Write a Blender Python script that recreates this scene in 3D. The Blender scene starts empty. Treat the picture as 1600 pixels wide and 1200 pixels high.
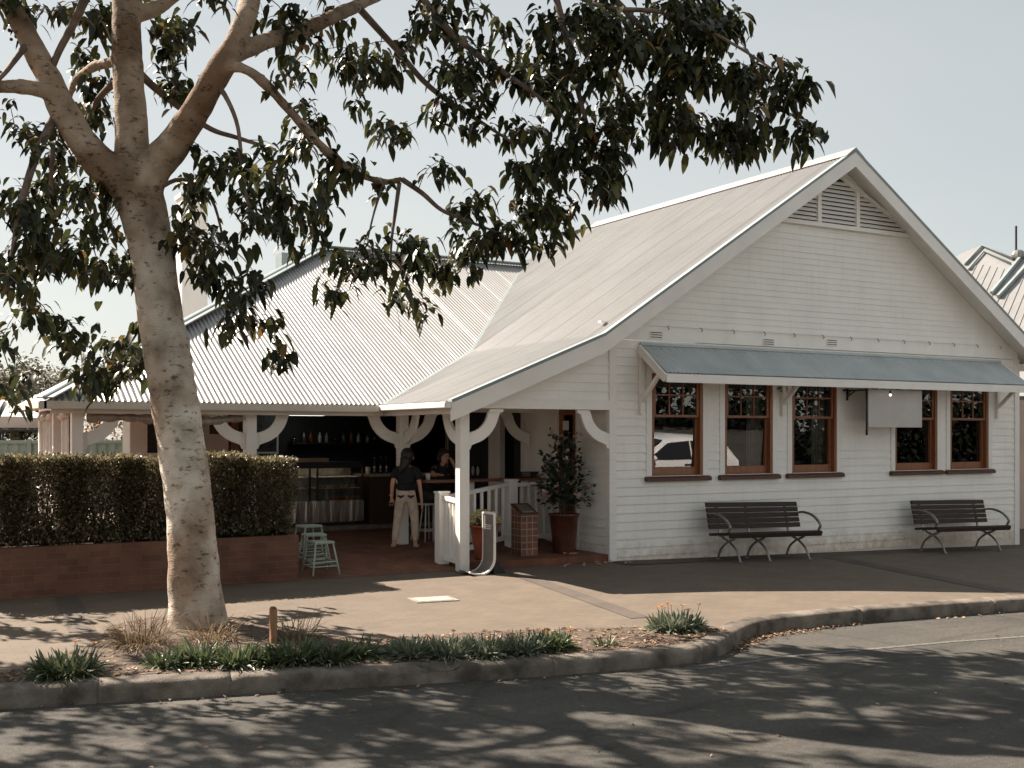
import bpy, bmesh, math, random
import numpy as np
from mathutils import Vector, Matrix, Euler
rad = math.radians
random.seed(7); RNG = np.random.default_rng(7)
SC = bpy.context.scene; COL = SC.collection

# ------------------------------------------------------------------ camera
F = 1771.0; HX = 800.0; HY = 680.0; CAM = Vector((-9.835, -14.042, 1.9)); YAW = rad(-30.07)
cd = bpy.data.cameras.new("camera"); cam = bpy.data.objects.new("camera", cd); COL.objects.link(cam)
cam.location = CAM; cam.rotation_euler = (rad(90), 0, YAW)
cd.sensor_width = 36; cd.lens = F / 1600 * 36; cd.shift_y = 80 / 1600; cd.clip_end = 2000; cd.clip_start = 0.05
SC.camera = cam

# ------------------------------------------------------------------ sky, sun, exposure
SUN = Vector((-0.50, 0.93, 1.0)).normalized(); ELEV = math.asin(SUN.z)
w = bpy.data.worlds.new("World"); SC.world = w; w.use_nodes = True
nt = w.node_tree; bg = nt.nodes["Background"]
sk = nt.nodes.new("ShaderNodeTexSky"); sk.sky_type = 'NISHITA'; sk.sun_disc = False
sk.sun_elevation = ELEV; sk.sun_rotation = math.atan2(SUN.x, SUN.y); sk.air_density = 1.0; sk.dust_density = 0.4; sk.ozone_density = 1.0
hs = nt.nodes.new("ShaderNodeHueSaturation"); hs.inputs['Saturation'].default_value = 0.55
tn = nt.nodes.new("ShaderNodeMix"); tn.data_type = 'RGBA'; tn.blend_type = 'MULTIPLY'; tn.inputs[0].default_value = 1; tn.inputs[7].default_value = (1.0, .985, .93, 1)
gm = nt.nodes.new("ShaderNodeGamma"); gm.inputs[1].default_value = 0.40          # haze: evens out the brightness of the sky
nt.links.new(sk.outputs[0], gm.inputs[0]); nt.links.new(gm.outputs[0], hs.inputs['Color']); nt.links.new(hs.outputs[0], tn.inputs[6]); wc = nt.nodes.new("ShaderNodeTexCoord"); wn_ = nt.nodes.new("ShaderNodeTexNoise"); wn_.inputs['Scale'].default_value = 1.6; wn_.inputs['Detail'].default_value = 5
wmp = nt.nodes.new("ShaderNodeMapping"); wmp.inputs['Scale'].default_value = (1, 1, 3.5); nt.links.new(wc.outputs['Generated'], wmp.inputs[0]); nt.links.new(wmp.outputs[0], wn_.inputs['Vector'])
wr = nt.nodes.new("ShaderNodeValToRGB"); wr.color_ramp.elements[0].position = .35; wr.color_ramp.elements[0].color = (.93,.945,.955,1); wr.color_ramp.elements[1].position = .7; wr.color_ramp.elements[1].color = (1.03,1.02,1.0,1)
nt.links.new(wn_.outputs[0], wr.inputs[0]); tm2 = nt.nodes.new("ShaderNodeMix"); tm2.data_type = 'RGBA'; tm2.blend_type = 'MULTIPLY'; tm2.inputs[0].default_value = 1
nt.links.new(tn.outputs[2], tm2.inputs[6]); nt.links.new(wr.outputs[0], tm2.inputs[7]); nt.links.new(tm2.outputs[2], bg.inputs[0]); bg.inputs[1].default_value = 0.124
sl = bpy.data.lights.new("sun", 'SUN'); sl.energy = 4.7; sl.angle = rad(0.53); sl.color = (1.0, 0.885, 0.77)
so = bpy.data.objects.new("sun", sl); COL.objects.link(so); so.rotation_euler = (-SUN).to_track_quat('-Z', 'Y').to_euler()
so.location = (0, 0, 30)
SC.view_settings.view_transform = 'Standard'; SC.view_settings.look = 'None'; SC.view_settings.gamma = 1.0
SC.view_settings.use_curve_mapping = False; SC.view_settings.exposure = 1.65
SC.cycles.max_bounces = 8; SC.cycles.transparent_max_bounces = 12

# ------------------------------------------------------------------ helpers: points
CY, SY = math.cos(-YAW), math.sin(-YAW)
def cw(x, d, z):                                   # right / depth of the viewpoint -> world
    return Vector((CAM.x + x * CY + d * SY, CAM.y - x * SY + d * CY, z))
def P(px, py, d):
    return cw((px - HX) / F * d, d, 1.9 - (py - HY) / F * d)
def GZ(t, s): return -.018 * max(0., -s) - .022 * max(0., min(t, 14.))
def RZ(t, s): return -.018 * 5.2 - .14 - .022 * max(0., min(t, 14.))
def G(px, py, f=GZ):
    z = 0.
    for i in range(25):
        d = (1.9 - z) * F / (py - HY); p = cw((px - HX) / F * d, d, 0); z = f(p.x, p.y)
    p.z = z; return p

# ------------------------------------------------------------------ helpers: objects
def link(name, me, mat=None, parent=None, smooth=False):
    o = bpy.data.objects.new(name, me); COL.objects.link(o)
    if mat is not None:
        me.materials.clear(); me.materials.append(mat)
    if smooth:
        me.polygons.foreach_set('use_smooth', [True] * len(me.polygons))
    if parent is not None: o.parent = parent
    return o
def tag(o, label=None, cat=None, group=None, kind=None):
    if label: o['label'] = label
    if cat: o['category'] = cat
    if group: o['group'] = group
    if kind: o['kind'] = kind
    return o
def thing(name, label, cat, loc=(0, 0, 0), rz=0, group=None):
    o = bpy.data.objects.new(name, None); COL.objects.link(o); o.location = loc; o.rotation_euler = (0, 0, rz)
    o.empty_display_size = .1
    return tag(o, label, cat, group)
def copy_tree(o, parent=None):
    c = o.copy(); COL.objects.link(c)
    if parent is not None: c.parent = parent
    for ch in [x for x in bpy.data.objects if x.parent == o]: copy_tree(ch, c)
    return c

class MB:
    def __init__(s): s.v = []; s.f = []
    def add(s, vs, fs):
        n = len(s.v); s.v += [tuple(v) for v in vs]; s.f += [tuple(i + n for i in f) for f in fs]; return s
    def box(s, x0, x1, y0, y1, z0, z1):
        return s.add([(x0,y0,z0),(x1,y0,z0),(x1,y1,z0),(x0,y1,z0),(x0,y0,z1),(x1,y0,z1),(x1,y1,z1),(x0,y1,z1)],
                     [(0,3,2,1),(4,5,6,7),(0,1,5,4),(1,2,6,5),(2,3,7,6),(3,0,4,7)])
    def obox(s, a, b, w, h, up=(0,0,1)):           # bar from a to b, w across, h along up
        a, b = Vector(a), Vector(b); d = (b - a).normalized(); up = Vector(up)
        sd = d.cross(up); sd = sd.normalized() if sd.length > 1e-6 else Vector((1,0,0)); u = sd.cross(d).normalized()
        vs = [p + sd * (w/2 * i) + u * (h/2 * j) for p in (a, b) for i, j in ((-1,-1),(1,-1),(1,1),(-1,1))]
        return s.add(vs, [(0,1,2,3),(7,6,5,4),(0,4,5,1),(1,5,6,2),(2,6,7,3),(3,7,4,0)])
    def prism(s, poly, fn):                        # poly 2d list; fn(u,v,k) -> point, k = 0/1 side
        n = len(poly); vs = [fn(u, v, 0) for u, v in poly] + [fn(u, v, 1) for u, v in poly]
        fs = [tuple(range(n)), tuple(range(2*n-1, n-1, -1))] + [(i, i+n, (i+1) % n + n, (i+1) % n) for i in range(n)]
        return s.add(vs, fs)
    def tube(s, pts, rs, n=8, caps=True):
        pts = [Vector(p) for p in pts]
        if not hasattr(rs, '__len__'): rs = [rs] * len(pts)
        m = len(pts); vs = []; ref = None
        for i, p in enumerate(pts):
            d = (pts[min(i+1, m-1)] - pts[max(i-1, 0)]).normalized()
            if ref is None:
                ref = Vector((0,0,1)) if abs(d.z) < .9 else Vector((1,0,0))
            a = d.cross(ref).normalized(); b = a.cross(d).normalized(); ref = b
            for k in range(n):
                th = 2*math.pi*k/n; vs.append(p + (a*math.cos(th) + b*math.sin(th)) * rs[i])
        fs = [(i*n+k, i*n+(k+1) % n, (i+1)*n+(k+1) % n, (i+1)*n+k) for i in range(m-1) for k in range(n)]
        if caps: fs += [tuple(range(n-1, -1, -1)), tuple(range((m-1)*n, m*n))]
        return s.add(vs, fs)
    def lathe(s, prof, n=24, c=(0,0,0), sx=1, sy=1):
        vs = [(c[0]+r*sx*math.cos(2*math.pi*k/n), c[1]+r*sy*math.sin(2*math.pi*k/n), c[2]+z) for r, z in prof for k in range(n)]
        m = len(prof); fs = [(i*n+k, i*n+(k+1) % n, (i+1)*n+(k+1) % n, (i+1)*n+k) for i in range(m-1) for k in range(n)]
        fs += [tuple(range(n-1, -1, -1)), tuple(range((m-1)*n, m*n))]
        return s.add(vs, fs)
    def ball(s, c, r, n=10, sx=1, sy=1, sz=1):
        pr = [(r*math.sin(math.pi*i/n), -r*sz*math.cos(math.pi*i/n)) for i in range(1, n)]
        return s.lathe(pr, n+4, c, sx, sy)
    def build(s, name, mat, parent=None, bevel=0, smooth=False, segs=2):
        me = bpy.data.meshes.new(name); me.from_pydata(s.v, [], s.f); me.update()
        if bevel:
            bm = bmesh.new(); bm.from_mesh(me)
            bmesh.ops.bevel(bm, geom=[e for e in bm.edges if len(e.link_faces) == 2 and e.calc_face_angle(0) > .5], offset=bevel, segments=segs, affect='EDGES', clamp_overlap=True)
            bm.to_mesh(me); bm.free()
        return link(name, me, mat, parent, smooth)

def bez(pts, k=6):                                 # Catmull-Rom through points (last component(s) may be radii)
    a = np.array(pts, float); out = []
    for i in range(len(a)-1):
        p0, p1, p2, p3 = a[max(i-1,0)], a[i], a[i+1], a[min(i+2,len(a)-1)]
        for j in range(k):
            t = j/k; out.append(.5*((2*p1)+(-p0+p2)*t+(2*p0-5*p1+4*p2-p3)*t*t+(-p0+3*p1-3*p2+p3)*t**3))
    out.append(a[-1]); return np.array(out)

def skin(name, nodes, edges, mat, parent, sub=2, root=None):
    names = list(nodes); me = bpy.data.meshes.new(name)
    me.from_pydata([nodes[n][0] for n in names], [], []) if False else me.from_pydata([nodes[n][0] for n in names], [(names.index(a), names.index(b)) for a, b in edges], [])
    o = bpy.data.objects.new(name, me); COL.objects.link(o)
    m = o.modifiers.new("s", 'SKIN'); m.branch_smoothing = .6; m.use_smooth_shade = True
    for i, n in enumerate(names):
        r = nodes[n][1]; sv = me.skin_vertices[0].data[i]
        sv.radius = (r, r) if not hasattr(r, '__len__') else r; sv.use_root = (n == (root or names[0]))
    o.modifiers.new("d", 'SUBSURF').levels = sub
    dg = bpy.context.evaluated_depsgraph_get(); me2 = bpy.data.meshes.new_from_object(o.evaluated_get(dg))
    bpy.data.objects.remove(o); bpy.data.meshes.remove(me); me2.name = name
    return link(name, me2, mat, parent, True)

# ------------------------------------------------------------------ helpers: leaves
def leaf_mesh(name, C, D, L, W, mat, parent=None, droop=.35, fold=.25, full=True, roll=None):
    C = np.asarray(C, float); D = np.asarray(D, float); n = len(C)
    D = D / np.linalg.norm(D, axis=1, keepdims=True)
    up = np.tile([0., 0., 1.], (n, 1)) + RNG.normal(0, .35, (n, 3))
    B = np.cross(D, up); B /= np.linalg.norm(B, axis=1, keepdims=True) + 1e-9
    N = np.cross(B, D)
    L = np.broadcast_to(np.asarray(L, float), (n,)); W = np.broadcast_to(np.asarray(W, float), (n,)); dr = np.broadcast_to(np.asarray(droop, float), (n,))
    rows = [(0., .12), (.28, .85), (.6, 1.), (.86, .55)] if full else [(.05, .3), (.5, 1.)]
    T = []
    for u, wd in rows:
        for v in (-1, 0, 1): T.append((u, v*wd))
    T.append((1., 0.))
    nv = len(T); V = np.zeros((n, nv, 3))
    for k, (u, v) in enumerate(T):
        V[:, k] = C + D*(L*u)[:, None] + B*(W*.5*v)[:, None] + N*(W*.5*abs(v)*fold)[:, None]
        V[:, k, 2] -= L*dr*u*u
    F_ = []
    nr = len(rows)
    for r in range(nr-1):
        for c in (0, 1): F_.append((r*3+c, r*3+c+1, r*3+c+4, r*3+c+3))
    tri = [((nr-1)*3, (nr-1)*3+1, nv-1), ((nr-1)*3+1, (nr-1)*3+2, nv-1)]
    nq = len(F_); loops = []
    q = np.array(F_, int).reshape(-1); t3 = np.array(tri, int).reshape(-1)
    base = np.concatenate([q, t3]); lv = (base[None, :] + (np.arange(n)*nv)[:, None]).reshape(-1)
    tot1 = np.array([4]*nq + [3]*2); tot = np.tile(tot1, n); start = np.concatenate([[0], np.cumsum(tot)[:-1]])
    me = bpy.data.meshes.new(name); me.vertices.add(n*nv); me.vertices.foreach_set('co', V.reshape(-1))
    me.loops.add(len(lv)); me.loops.foreach_set('vertex_index', lv.astype(np.int32))
    me.polygons.add(len(tot)); me.polygons.foreach_set('loop_start', start.astype(np.int32)); me.polygons.foreach_set('loop_total', tot.astype(np.int32))
    me.polygons.foreach_set('use_smooth', np.ones(len(tot), bool))
    me.update(calc_edges=True); me.validate()
    return link(name, me, mat, parent)
def rdir(n, zlo=-1, zhi=1):
    z = RNG.uniform(zlo, zhi, n); a = RNG.uniform(0, 2*math.pi, n); r = np.sqrt(np.maximum(0, 1-z*z))
    return np.stack([r*np.cos(a), r*np.sin(a), z], 1)

# ------------------------------------------------------------------ helpers: materials
def mat_base(name):
    m = bpy.data.materials.new(name); m.use_nodes = True; t = m.node_tree
    return m, t, t.nodes["Principled BSDF"]
def nn(t, typ, **kw):
    n = t.nodes.new(typ)
    for k, v in kw.items():
        if k in n.inputs: n.inputs[k].default_value = v
        else: setattr(n, k, v)
    return n
def ramp(t, fac, stops):
    r = t.nodes.new("ShaderNodeValToRGB"); e = r.color_ramp.elements
    while len(e) < len(stops): e.new(.5)
    for el, (p, c) in zip(e, stops): el.position = p; el.color = (*c, 1) if len(c) == 3 else c
    t.links.new(fac, r.inputs[0]); return r
def paint(name, col, rough=.5, var=.06, scale=6, bump=0, bscale=60, spec=.5, metal=0, dirt=None, obj=True):
    m, t, b = mat_base(name)
    tc = nn(t, "ShaderNodeTexCoord"); no = nn(t, "ShaderNodeTexNoise", Scale=scale, Detail=6.0, Roughness=.6)
    t.links.new(tc.outputs['Object' if obj else 'Generated'], no.inputs['Vector'])
    lo = [max(0, c*(1-2.2*var)) for c in col]; hi = [min(1, c*(1+1.6*var)) for c in col]
    st = [(.3, lo), (.7, hi)]
    if dirt: st = [(.18, dirt), (.36, lo), (.7, hi)]
    r = ramp(t, no.outputs[0], st); t.links.new(r.outputs[0], b.inputs['Base Color'])
    b.inputs['Roughness'].default_value = rough; b.inputs['Metallic'].default_value = metal; b.inputs['Specular IOR Level'].default_value = spec
    if bump:
        n2 = nn(t, "ShaderNodeTexNoise", Scale=bscale, Detail=4.0); t.links.new(tc.outputs['Object'], n2.inputs['Vector'])
        bp = nn(t, "ShaderNodeBump", Strength=bump, Distance=.02); t.links.new(n2.outputs[0], bp.inputs['Height']); t.links.new(bp.outputs[0], b.inputs['Normal'])
    return m
def brick(name, c1, c2, mortar, bw, bh, ms=.006, plane='xz', rough=.85, bumpd=.006, noise=.35, off=.5, rot=0):
    m, t, b = mat_base(name)
    tc = nn(t, "ShaderNodeTexCoord"); sx = nn(t, "ShaderNodeSeparateXYZ"); t.links.new(tc.outputs['Object'], sx.inputs[0])
    cx = nn(t, "ShaderNodeCombineXYZ")
    if plane == 'xz':
        ad = nn(t, "ShaderNodeMath", operation='ADD'); t.links.new(sx.outputs[0], ad.inputs[0]); t.links.new(sx.outputs[1], ad.inputs[1])
        t.links.new(ad.outputs[0], cx.inputs[0]); t.links.new(sx.outputs[2], cx.inputs[1])
    else:
        t.links.new(sx.outputs[0], cx.inputs[0]); t.links.new(sx.outputs[1], cx.inputs[1])
    mp = nn(t, "ShaderNodeMapping"); mp.inputs['Rotation'].default_value = (0, 0, rot); t.links.new(cx.outputs[0], mp.inputs[0])
    br = nn(t, "ShaderNodeTexBrick"); br.offset = off
    br.inputs['Scale'].default_value = 1; br.inputs['Brick Width'].default_value = bw; br.inputs['Row Height'].default_value = bh
    br.inputs['Mortar Size'].default_value = ms; br.inputs['Mortar Smooth'].default_value = .3; br.inputs['Bias'].default_value = 0
    br.inputs['Color1'].default_value = (*c1, 1); br.inputs['Color2'].default_value = (*c2, 1); br.inputs['Mortar'].default_value = (*mortar, 1)
    t.links.new(mp.outputs[0], br.inputs['Vector'])
    no = nn(t, "ShaderNodeTexNoise", Scale=2.2, Detail=8.0, Roughness=.65); t.links.new(tc.outputs['Object'], no.inputs['Vector'])
    r = ramp(t, no.outputs[0], [(.3, (1-noise,)*3), (.72, (1+noise*.5,)*3)])
    mx = nn(t, "ShaderNodeMix", data_type='RGBA', blend_type='MULTIPLY'); mx.inputs[0].default_value = 1
    t.links.new(br.outputs[0], mx.inputs[6]); t.links.new(r.outputs[0], mx.inputs[7]); t.links.new(mx.outputs[2], b.inputs['Base Color'])
    b.inputs['Roughness'].default_value = rough; b.inputs['Specular IOR Level'].default_value = .3
    bp = nn(t, "ShaderNodeBump", Strength=.5, Distance=bumpd, invert=True); t.links.new(br.outputs[1], bp.inputs['Height']); t.links.new(bp.outputs[0], b.inputs['Normal'])
    return m
def leafmat(name, cols, rough=.42, trans=.25, spec=.5):
    m, t, b = mat_base(name)
    ge = nn(t, "ShaderNodeNewGeometry"); r = ramp(t, ge.outputs['Random Per Island'], cols)
    t.links.new(r.outputs[0], b.inputs['Base Color']); b.inputs['Roughness'].default_value = rough; b.inputs['Specular IOR Level'].default_value = spec
    tr = nn(t, "ShaderNodeBsdfTranslucent"); t.links.new(r.outputs[0], tr.inputs[0])
    mx = nn(t, "ShaderNodeMixShader"); mx.inputs[0].default_value = trans
    t.links.new(b.outputs[0], mx.inputs[1]); t.links.new(tr.outputs[0], mx.inputs[2]); t.links.new(mx.outputs[0], t.nodes['Material Output'].inputs[0])
    return m
def woodmat(name, c1, c2, rough=.5, axis=0, sc=1.0):
    m, t, b = mat_base(name)
    tc = nn(t, "ShaderNodeTexCoord"); mp = nn(t, "ShaderNodeMapping"); s = [14*sc]*3; s[axis] = .9*sc
    mp.inputs['Scale'].default_value = s; t.links.new(tc.outputs['Object'], mp.inputs[0])
    no = nn(t, "ShaderNodeTexNoise", Scale=3.0, Detail=8.0, Roughness=.65); t.links.new(mp.outputs[0], no.inputs['Vector'])
    r = ramp(t, no.outputs[0], [(.3, c1), (.7, c2)]); t.links.new(r.outputs[0], b.inputs['Base Color']); b.inputs['Roughness'].default_value = rough
    return m
def glassmat(name, tint=(.75,.78,.76), ior=1.9):
    m, t, b = mat_base(name)
    tr = nn(t, "ShaderNodeBsdfTransparent"); tr.inputs[0].default_value = (*tint, 1)
    gl = nn(t, "ShaderNodeBsdfGlossy"); gl.inputs['Roughness'].default_value = .0
    fr = nn(t, "ShaderNodeFresnel", IOR=ior); mx = nn(t, "ShaderNodeMixShader")
    t.links.new(fr.outputs[0], mx.inputs[0]); t.links.new(tr.outputs[0], mx.inputs[1]); t.links.new(gl.outputs[0], mx.inputs[2])
    t.links.new(mx.outputs[0], t.nodes['Material Output'].inputs[0]); return m
def emit(name, col, st):
    m, t, b = mat_base(name); b.inputs['Emission Color'].default_value = (*col, 1); b.inputs['Emission Strength'].default_value = st
    b.inputs['Base Color'].default_value = (*col, 1); return m

M = {}
M['white'] = paint('white_board_paint', (.80,.77,.715), .45, .035, 1.6, .12, 40)
def wallpaint():
    m = paint('white_board_paint', (.86,.825,.77), .45, .03, 1.6, .12, 40); t = m.node_tree; b = t.nodes["Principled BSDF"]
    src = b.inputs['Base Color'].links[0].from_socket
    tc = nn(t, "ShaderNodeTexCoord"); sx = nn(t, "ShaderNodeSeparateXYZ"); t.links.new(tc.outputs['Object'], sx.inputs[0])
    no = nn(t, "ShaderNodeTexNoise", Scale=5.0, Detail=8.0, Roughness=.7); t.links.new(tc.outputs['Object'], no.inputs['Vector'])
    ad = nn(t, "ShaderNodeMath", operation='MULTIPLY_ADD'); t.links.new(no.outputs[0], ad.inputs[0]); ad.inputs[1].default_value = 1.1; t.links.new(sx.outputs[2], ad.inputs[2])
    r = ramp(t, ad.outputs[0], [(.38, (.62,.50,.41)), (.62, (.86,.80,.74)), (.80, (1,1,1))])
    mp = nn(t, "ShaderNodeMapping"); mp.inputs['Scale'].default_value = (7, 7, .5); t.links.new(tc.outputs['Object'], mp.inputs[0])
    n2 = nn(t, "ShaderNodeTexNoise", Scale=1.5, Detail=6.0, Roughness=.7); t.links.new(mp.outputs[0], n2.inputs['Vector'])
    r2 = ramp(t, n2.outputs[0], [(.30, (.95,.94,.92)), (.48, (1,1,1))])
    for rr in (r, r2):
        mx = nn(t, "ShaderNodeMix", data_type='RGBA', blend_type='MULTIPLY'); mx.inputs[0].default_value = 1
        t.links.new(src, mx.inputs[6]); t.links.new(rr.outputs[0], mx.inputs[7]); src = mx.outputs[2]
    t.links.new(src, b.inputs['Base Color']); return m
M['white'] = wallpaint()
M['trim'] = paint('white_trim_paint', (.84,.80,.75), .42, .03, 2.0, .06, 30)
M['cream'] = paint('cream_paint', (.62,.56,.49), .6, .04, 2)
M['roof'] = paint('white_roof_steel', (.345,.338,.328), .42, .04, .9, 0, 30, .5, .35)
def streaks(m, sc, lo):
    t = m.node_tree; b = t.nodes["Principled BSDF"]; src = b.inputs['Base Color'].links[0].from_socket; tc = nn(t, "ShaderNodeTexCoord")
    mp = nn(t, "ShaderNodeMapping"); mp.inputs['Scale'].default_value = sc; t.links.new(tc.outputs['Object'], mp.inputs[0])
    n2 = nn(t, "ShaderNodeTexNoise", Scale=1.2, Detail=7.0, Roughness=.72); t.links.new(mp.outputs[0], n2.inputs['Vector'])
    r2 = ramp(t, n2.outputs[0], [(.33, lo), (.52, (1,1,1))]); mx = nn(t, "ShaderNodeMix", data_type='RGBA', blend_type='MULTIPLY'); mx.inputs[0].default_value = 1
    t.links.new(src, mx.inputs[6]); t.links.new(r2.outputs[0], mx.inputs[7]); t.links.new(mx.outputs[2], b.inputs['Base Color'])
M['roof2'] = paint('white_roof_steel_wing', (.345,.338,.328), .42, .04, .9, 0, 30, .5, .35)
streaks(M['roof'], (6, .5, .5), (.88,.86,.84)); streaks(M['roof2'], (.5, 6, .5), (.90,.885,.865))
M['flash'] = paint('grey_green_flashing', (.24,.285,.285), .5, .06, 3)
M['awnroof'] = paint('blue_grey_steel', (.47,.505,.505), .5, .06, 2.2)
M['timber'] = woodmat('stained_cedar', (.16,.056,.022), (.32,.118,.046), .38, 2)
M['sill'] = woodmat('dark_sill_timber', (.06,.022,.014), (.11,.04,.022), .5, 0)
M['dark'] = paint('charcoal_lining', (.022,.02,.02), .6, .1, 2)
M['darkwood'] = woodmat('dark_brown_wood', (.035,.018,.011), (.075,.038,.022), .5, 2)
M['barwood'] = woodmat('red_brown_bar_top', (.16,.06,.03), (.30,.13,.065), .35, 0)
M['glass'] = glassmat('window_glass', (.6,.62,.6), 2.3)
M['glass_thin'] = glassmat('cabinet_glass', (.9,.92,.9), 1.45)
M['steel'] = paint('brushed_steel', (.62,.58,.54), .3, .12, 2.2, 0, 30, .5, .55)
def steelmat():
    m = paint('brushed_steel', (.66,.63,.59), .2, .1, 2.2, 0, 30, .5, 1.0); t = m.node_tree; b = t.nodes["Principled BSDF"]
    tc = nn(t, "ShaderNodeTexCoord"); mp = nn(t, "ShaderNodeMapping"); mp.inputs['Scale'].default_value = (5, 5, .35); t.links.new(tc.outputs['Object'], mp.inputs[0])
    n2 = nn(t, "ShaderNodeTexNoise", Scale=1.4, Detail=2.0); t.links.new(mp.outputs[0], n2.inputs['Vector'])
    bp = nn(t, "ShaderNodeBump", Strength=.55, Distance=.08); t.links.new(n2.outputs[0], bp.inputs['Height']); t.links.new(bp.outputs[0], b.inputs['Normal']); return m
M['steel'] = steelmat()
def denim():
    m = paint('tan_denim', (.58,.46,.36), .85, .12, 12); t = m.node_tree; b = t.nodes["Principled BSDF"]
    tc = nn(t, "ShaderNodeTexCoord"); mp = nn(t, "ShaderNodeMapping"); mp.inputs['Scale'].default_value = (3, 3, 26); t.links.new(tc.outputs['Object'], mp.inputs[0])
    n2 = nn(t, "ShaderNodeTexNoise", Scale=1.6, Detail=4.0, Distortion=.6); t.links.new(mp.outputs[0], n2.inputs['Vector'])
    bp = nn(t, "ShaderNodeBump", Strength=.9, Distance=.02); t.links.new(n2.outputs[0], bp.inputs['Height']); t.links.new(bp.outputs[0], b.inputs['Normal']); return m
M['black'] = paint('black_metal', (.018,.017,.018), .5, .15, 6)
M['blind'] = paint('clear_plastic_blind', (.36,.30,.25), .25, .2, 9, .3, 18, .7)
M['clearblind'] = paint('clouded_plastic_sheet', (.55,.49,.42), .2, .12, 5, .3, 20, .7)
M['brick'] = brick('planter_brick', (.175,.085,.056), (.13,.063,.043), (.155,.105,.076), .245, .085, .005)
M['bpave'] = brick('red_brick_paving', (.24,.115,.075), (.19,.085,.055), (.115,.075,.056), .23, .115, .006, 'xy', .8, .004, .4, .5, rad(45))
M['tile'] = brick('terracotta_tile', (.21,.075,.038), (.15,.055,.03), (.10,.065,.05), .15, .15, .006, 'xz', .5, .003, .35, 0)
M['tilef'] = brick('terracotta_floor_tile', (.20,.075,.042), (.15,.058,.035), (.10,.065,.05), .15, .15, .006, 'xy', .5, .003, .35, 0)
M['paver'] = brick('pink_concrete_paver', (.152,.120,.090), (.139,.109,.082), (.112,.089,.067), .20, .10, .004, 'xy', .85, .003, .18, .5)
M['band'] = brick('grey_concrete_paver', (.112,.09,.072), (.101,.082,.066), (.08,.065,.052), .20, .10, .004, 'xy', .85, .003, .2, .5)
M['conc'] = paint('worn_concrete', (.27,.235,.195), .9, .17, 5, .35, 60, .3, 0, (.12,.10,.085))
M['greenp'] = paint('pale_green_paint', (.36,.43,.34), .45, .08, 7)
M['terra'] = paint('glazed_terracotta', (.29,.075,.033), .28, .14, 5)
M['terra2'] = paint('dark_glazed_terracotta', (.095,.03,.018), .28, .2, 4)
M['soil'] = paint('dark_soil', (.05,.035,.025), .95, .25, 20, .6, 60)
M['mulch'] = paint('bark_mulch', (.105,.073,.05), .95, .3, 22, .9, 70)
M['mint'] = paint('white_metal_paint', (.62,.60,.55), .4, .04, 8)
M['skin'] = paint('skin', (.56,.31,.21), .55, .05, 9)
M['shirt'] = paint('black_cotton', (.012,.012,.014), .9, .15, 14, .3, 60)
M['tan'] = denim()
M['hair'] = paint('dark_hair', (.014,.010,.009), .5, .2, 30)
M['shoe'] = paint('tan_shoe', (.48,.32,.22), .6, .1, 9)
M['paper'] = paint('white_paper', (.7,.68,.62), .7, .04, 6)
M['slat'] = woodmat('dark_bench_slat', (.014,.008,.006), (.048,.023,.015), .7, 0)
M['cast'] = paint('cast_aluminium', (.30,.29,.27), .4, .15, 9, 0, 30, .5, .8)
M['signp'] = paint('pale_sign_panel', (.52,.48,.45), .3, .05, 1.5)
M['leaf'] = leafmat('street_tree_leaf', [(0., (.013,.018,.008)), (.45, (.029,.037,.013)), (.8, (.062,.066,.021)), (.965, (.12,.11,.033)), (1., (.20,.10,.03))], .40, .30)
M['hedge'] = leafmat('hedge_leaf', [(0., (.05,.052,.026)), (.45, (.11,.10,.052)), (.8, (.22,.175,.10)), (1., (.38,.30,.21))], .28, .42, .7)
M['camel'] = leafmat('camellia_leaf', [(0., (.012,.018,.010)), (1., (.035,.045,.02))], .35, .1)
M['strap'] = leafmat('strap_leaf', [(0., (.04,.06,.028)), (.6, (.085,.115,.05)), (1., (.17,.18,.09))], .4, .25)
M['gaz'] = leafmat('grey_green_leaf', [(0., (.09,.115,.07)), (.6, (.18,.20,.13)), (1., (.28,.29,.20))], .6, .2)
M['dry'] = leafmat('dry_grass_blade', [(0., (.07,.045,.022)), (.5, (.17,.11,.055)), (1., (.32,.23,.13))], .7, .3)
M['litter'] = leafmat('fallen_leaf', [(0., (.10,.055,.03)), (.5, (.22,.13,.075)), (1., (.38,.26,.17))], .8, .1)
M['orange'] = leafmat('orange_petal', [(0., (.55,.20,.05)), (1., (.65,.33,.08))], .6, .3)
M['yellow'] = leafmat('yellow_petal', [(0., (.55,.40,.10)), (.5, (.6,.5,.2)), (1., (.70,.66,.5))], .6, .3)
M['pink'] = leafmat('pale_pink_petal', [(0., (.60,.33,.28)), (1., (.75,.58,.5))], .6, .3)
M['bgleaf'] = leafmat('far_gum_leaf', [(0., (.06,.065,.042)), (.6, (.12,.12,.08)), (1., (.19,.17,.12))], .6, .2)
M['copper'] = leafmat('copper_leaf', [(0., (.10,.05,.025)), (.5, (.27,.14,.07)), (1., (.42,.25,.14))], .6, .3)
M['bark2'] = paint('grey_bark', (.10,.08,.065), .9, .2, 10)
M['croissant'] = paint('baked_crust', (.42,.19,.06), .5, .2, 25)
M['carpaint'] = paint('white_car_paint', (.80,.80,.80), .2, .01, 2)
M['carglass'] = paint('dark_car_glass', (.02,.022,.025), .08, .05, 2)
M['rubber'] = paint('tyre_rubber', (.02,.02,.02), .8, .1, 8)
M['umb'] = paint('white_canvas', (.74,.70,.65), .8, .04, 3)
M['gfence'] = paint('pale_green_steel', (.30,.35,.30), .5, .05, 3)

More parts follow.
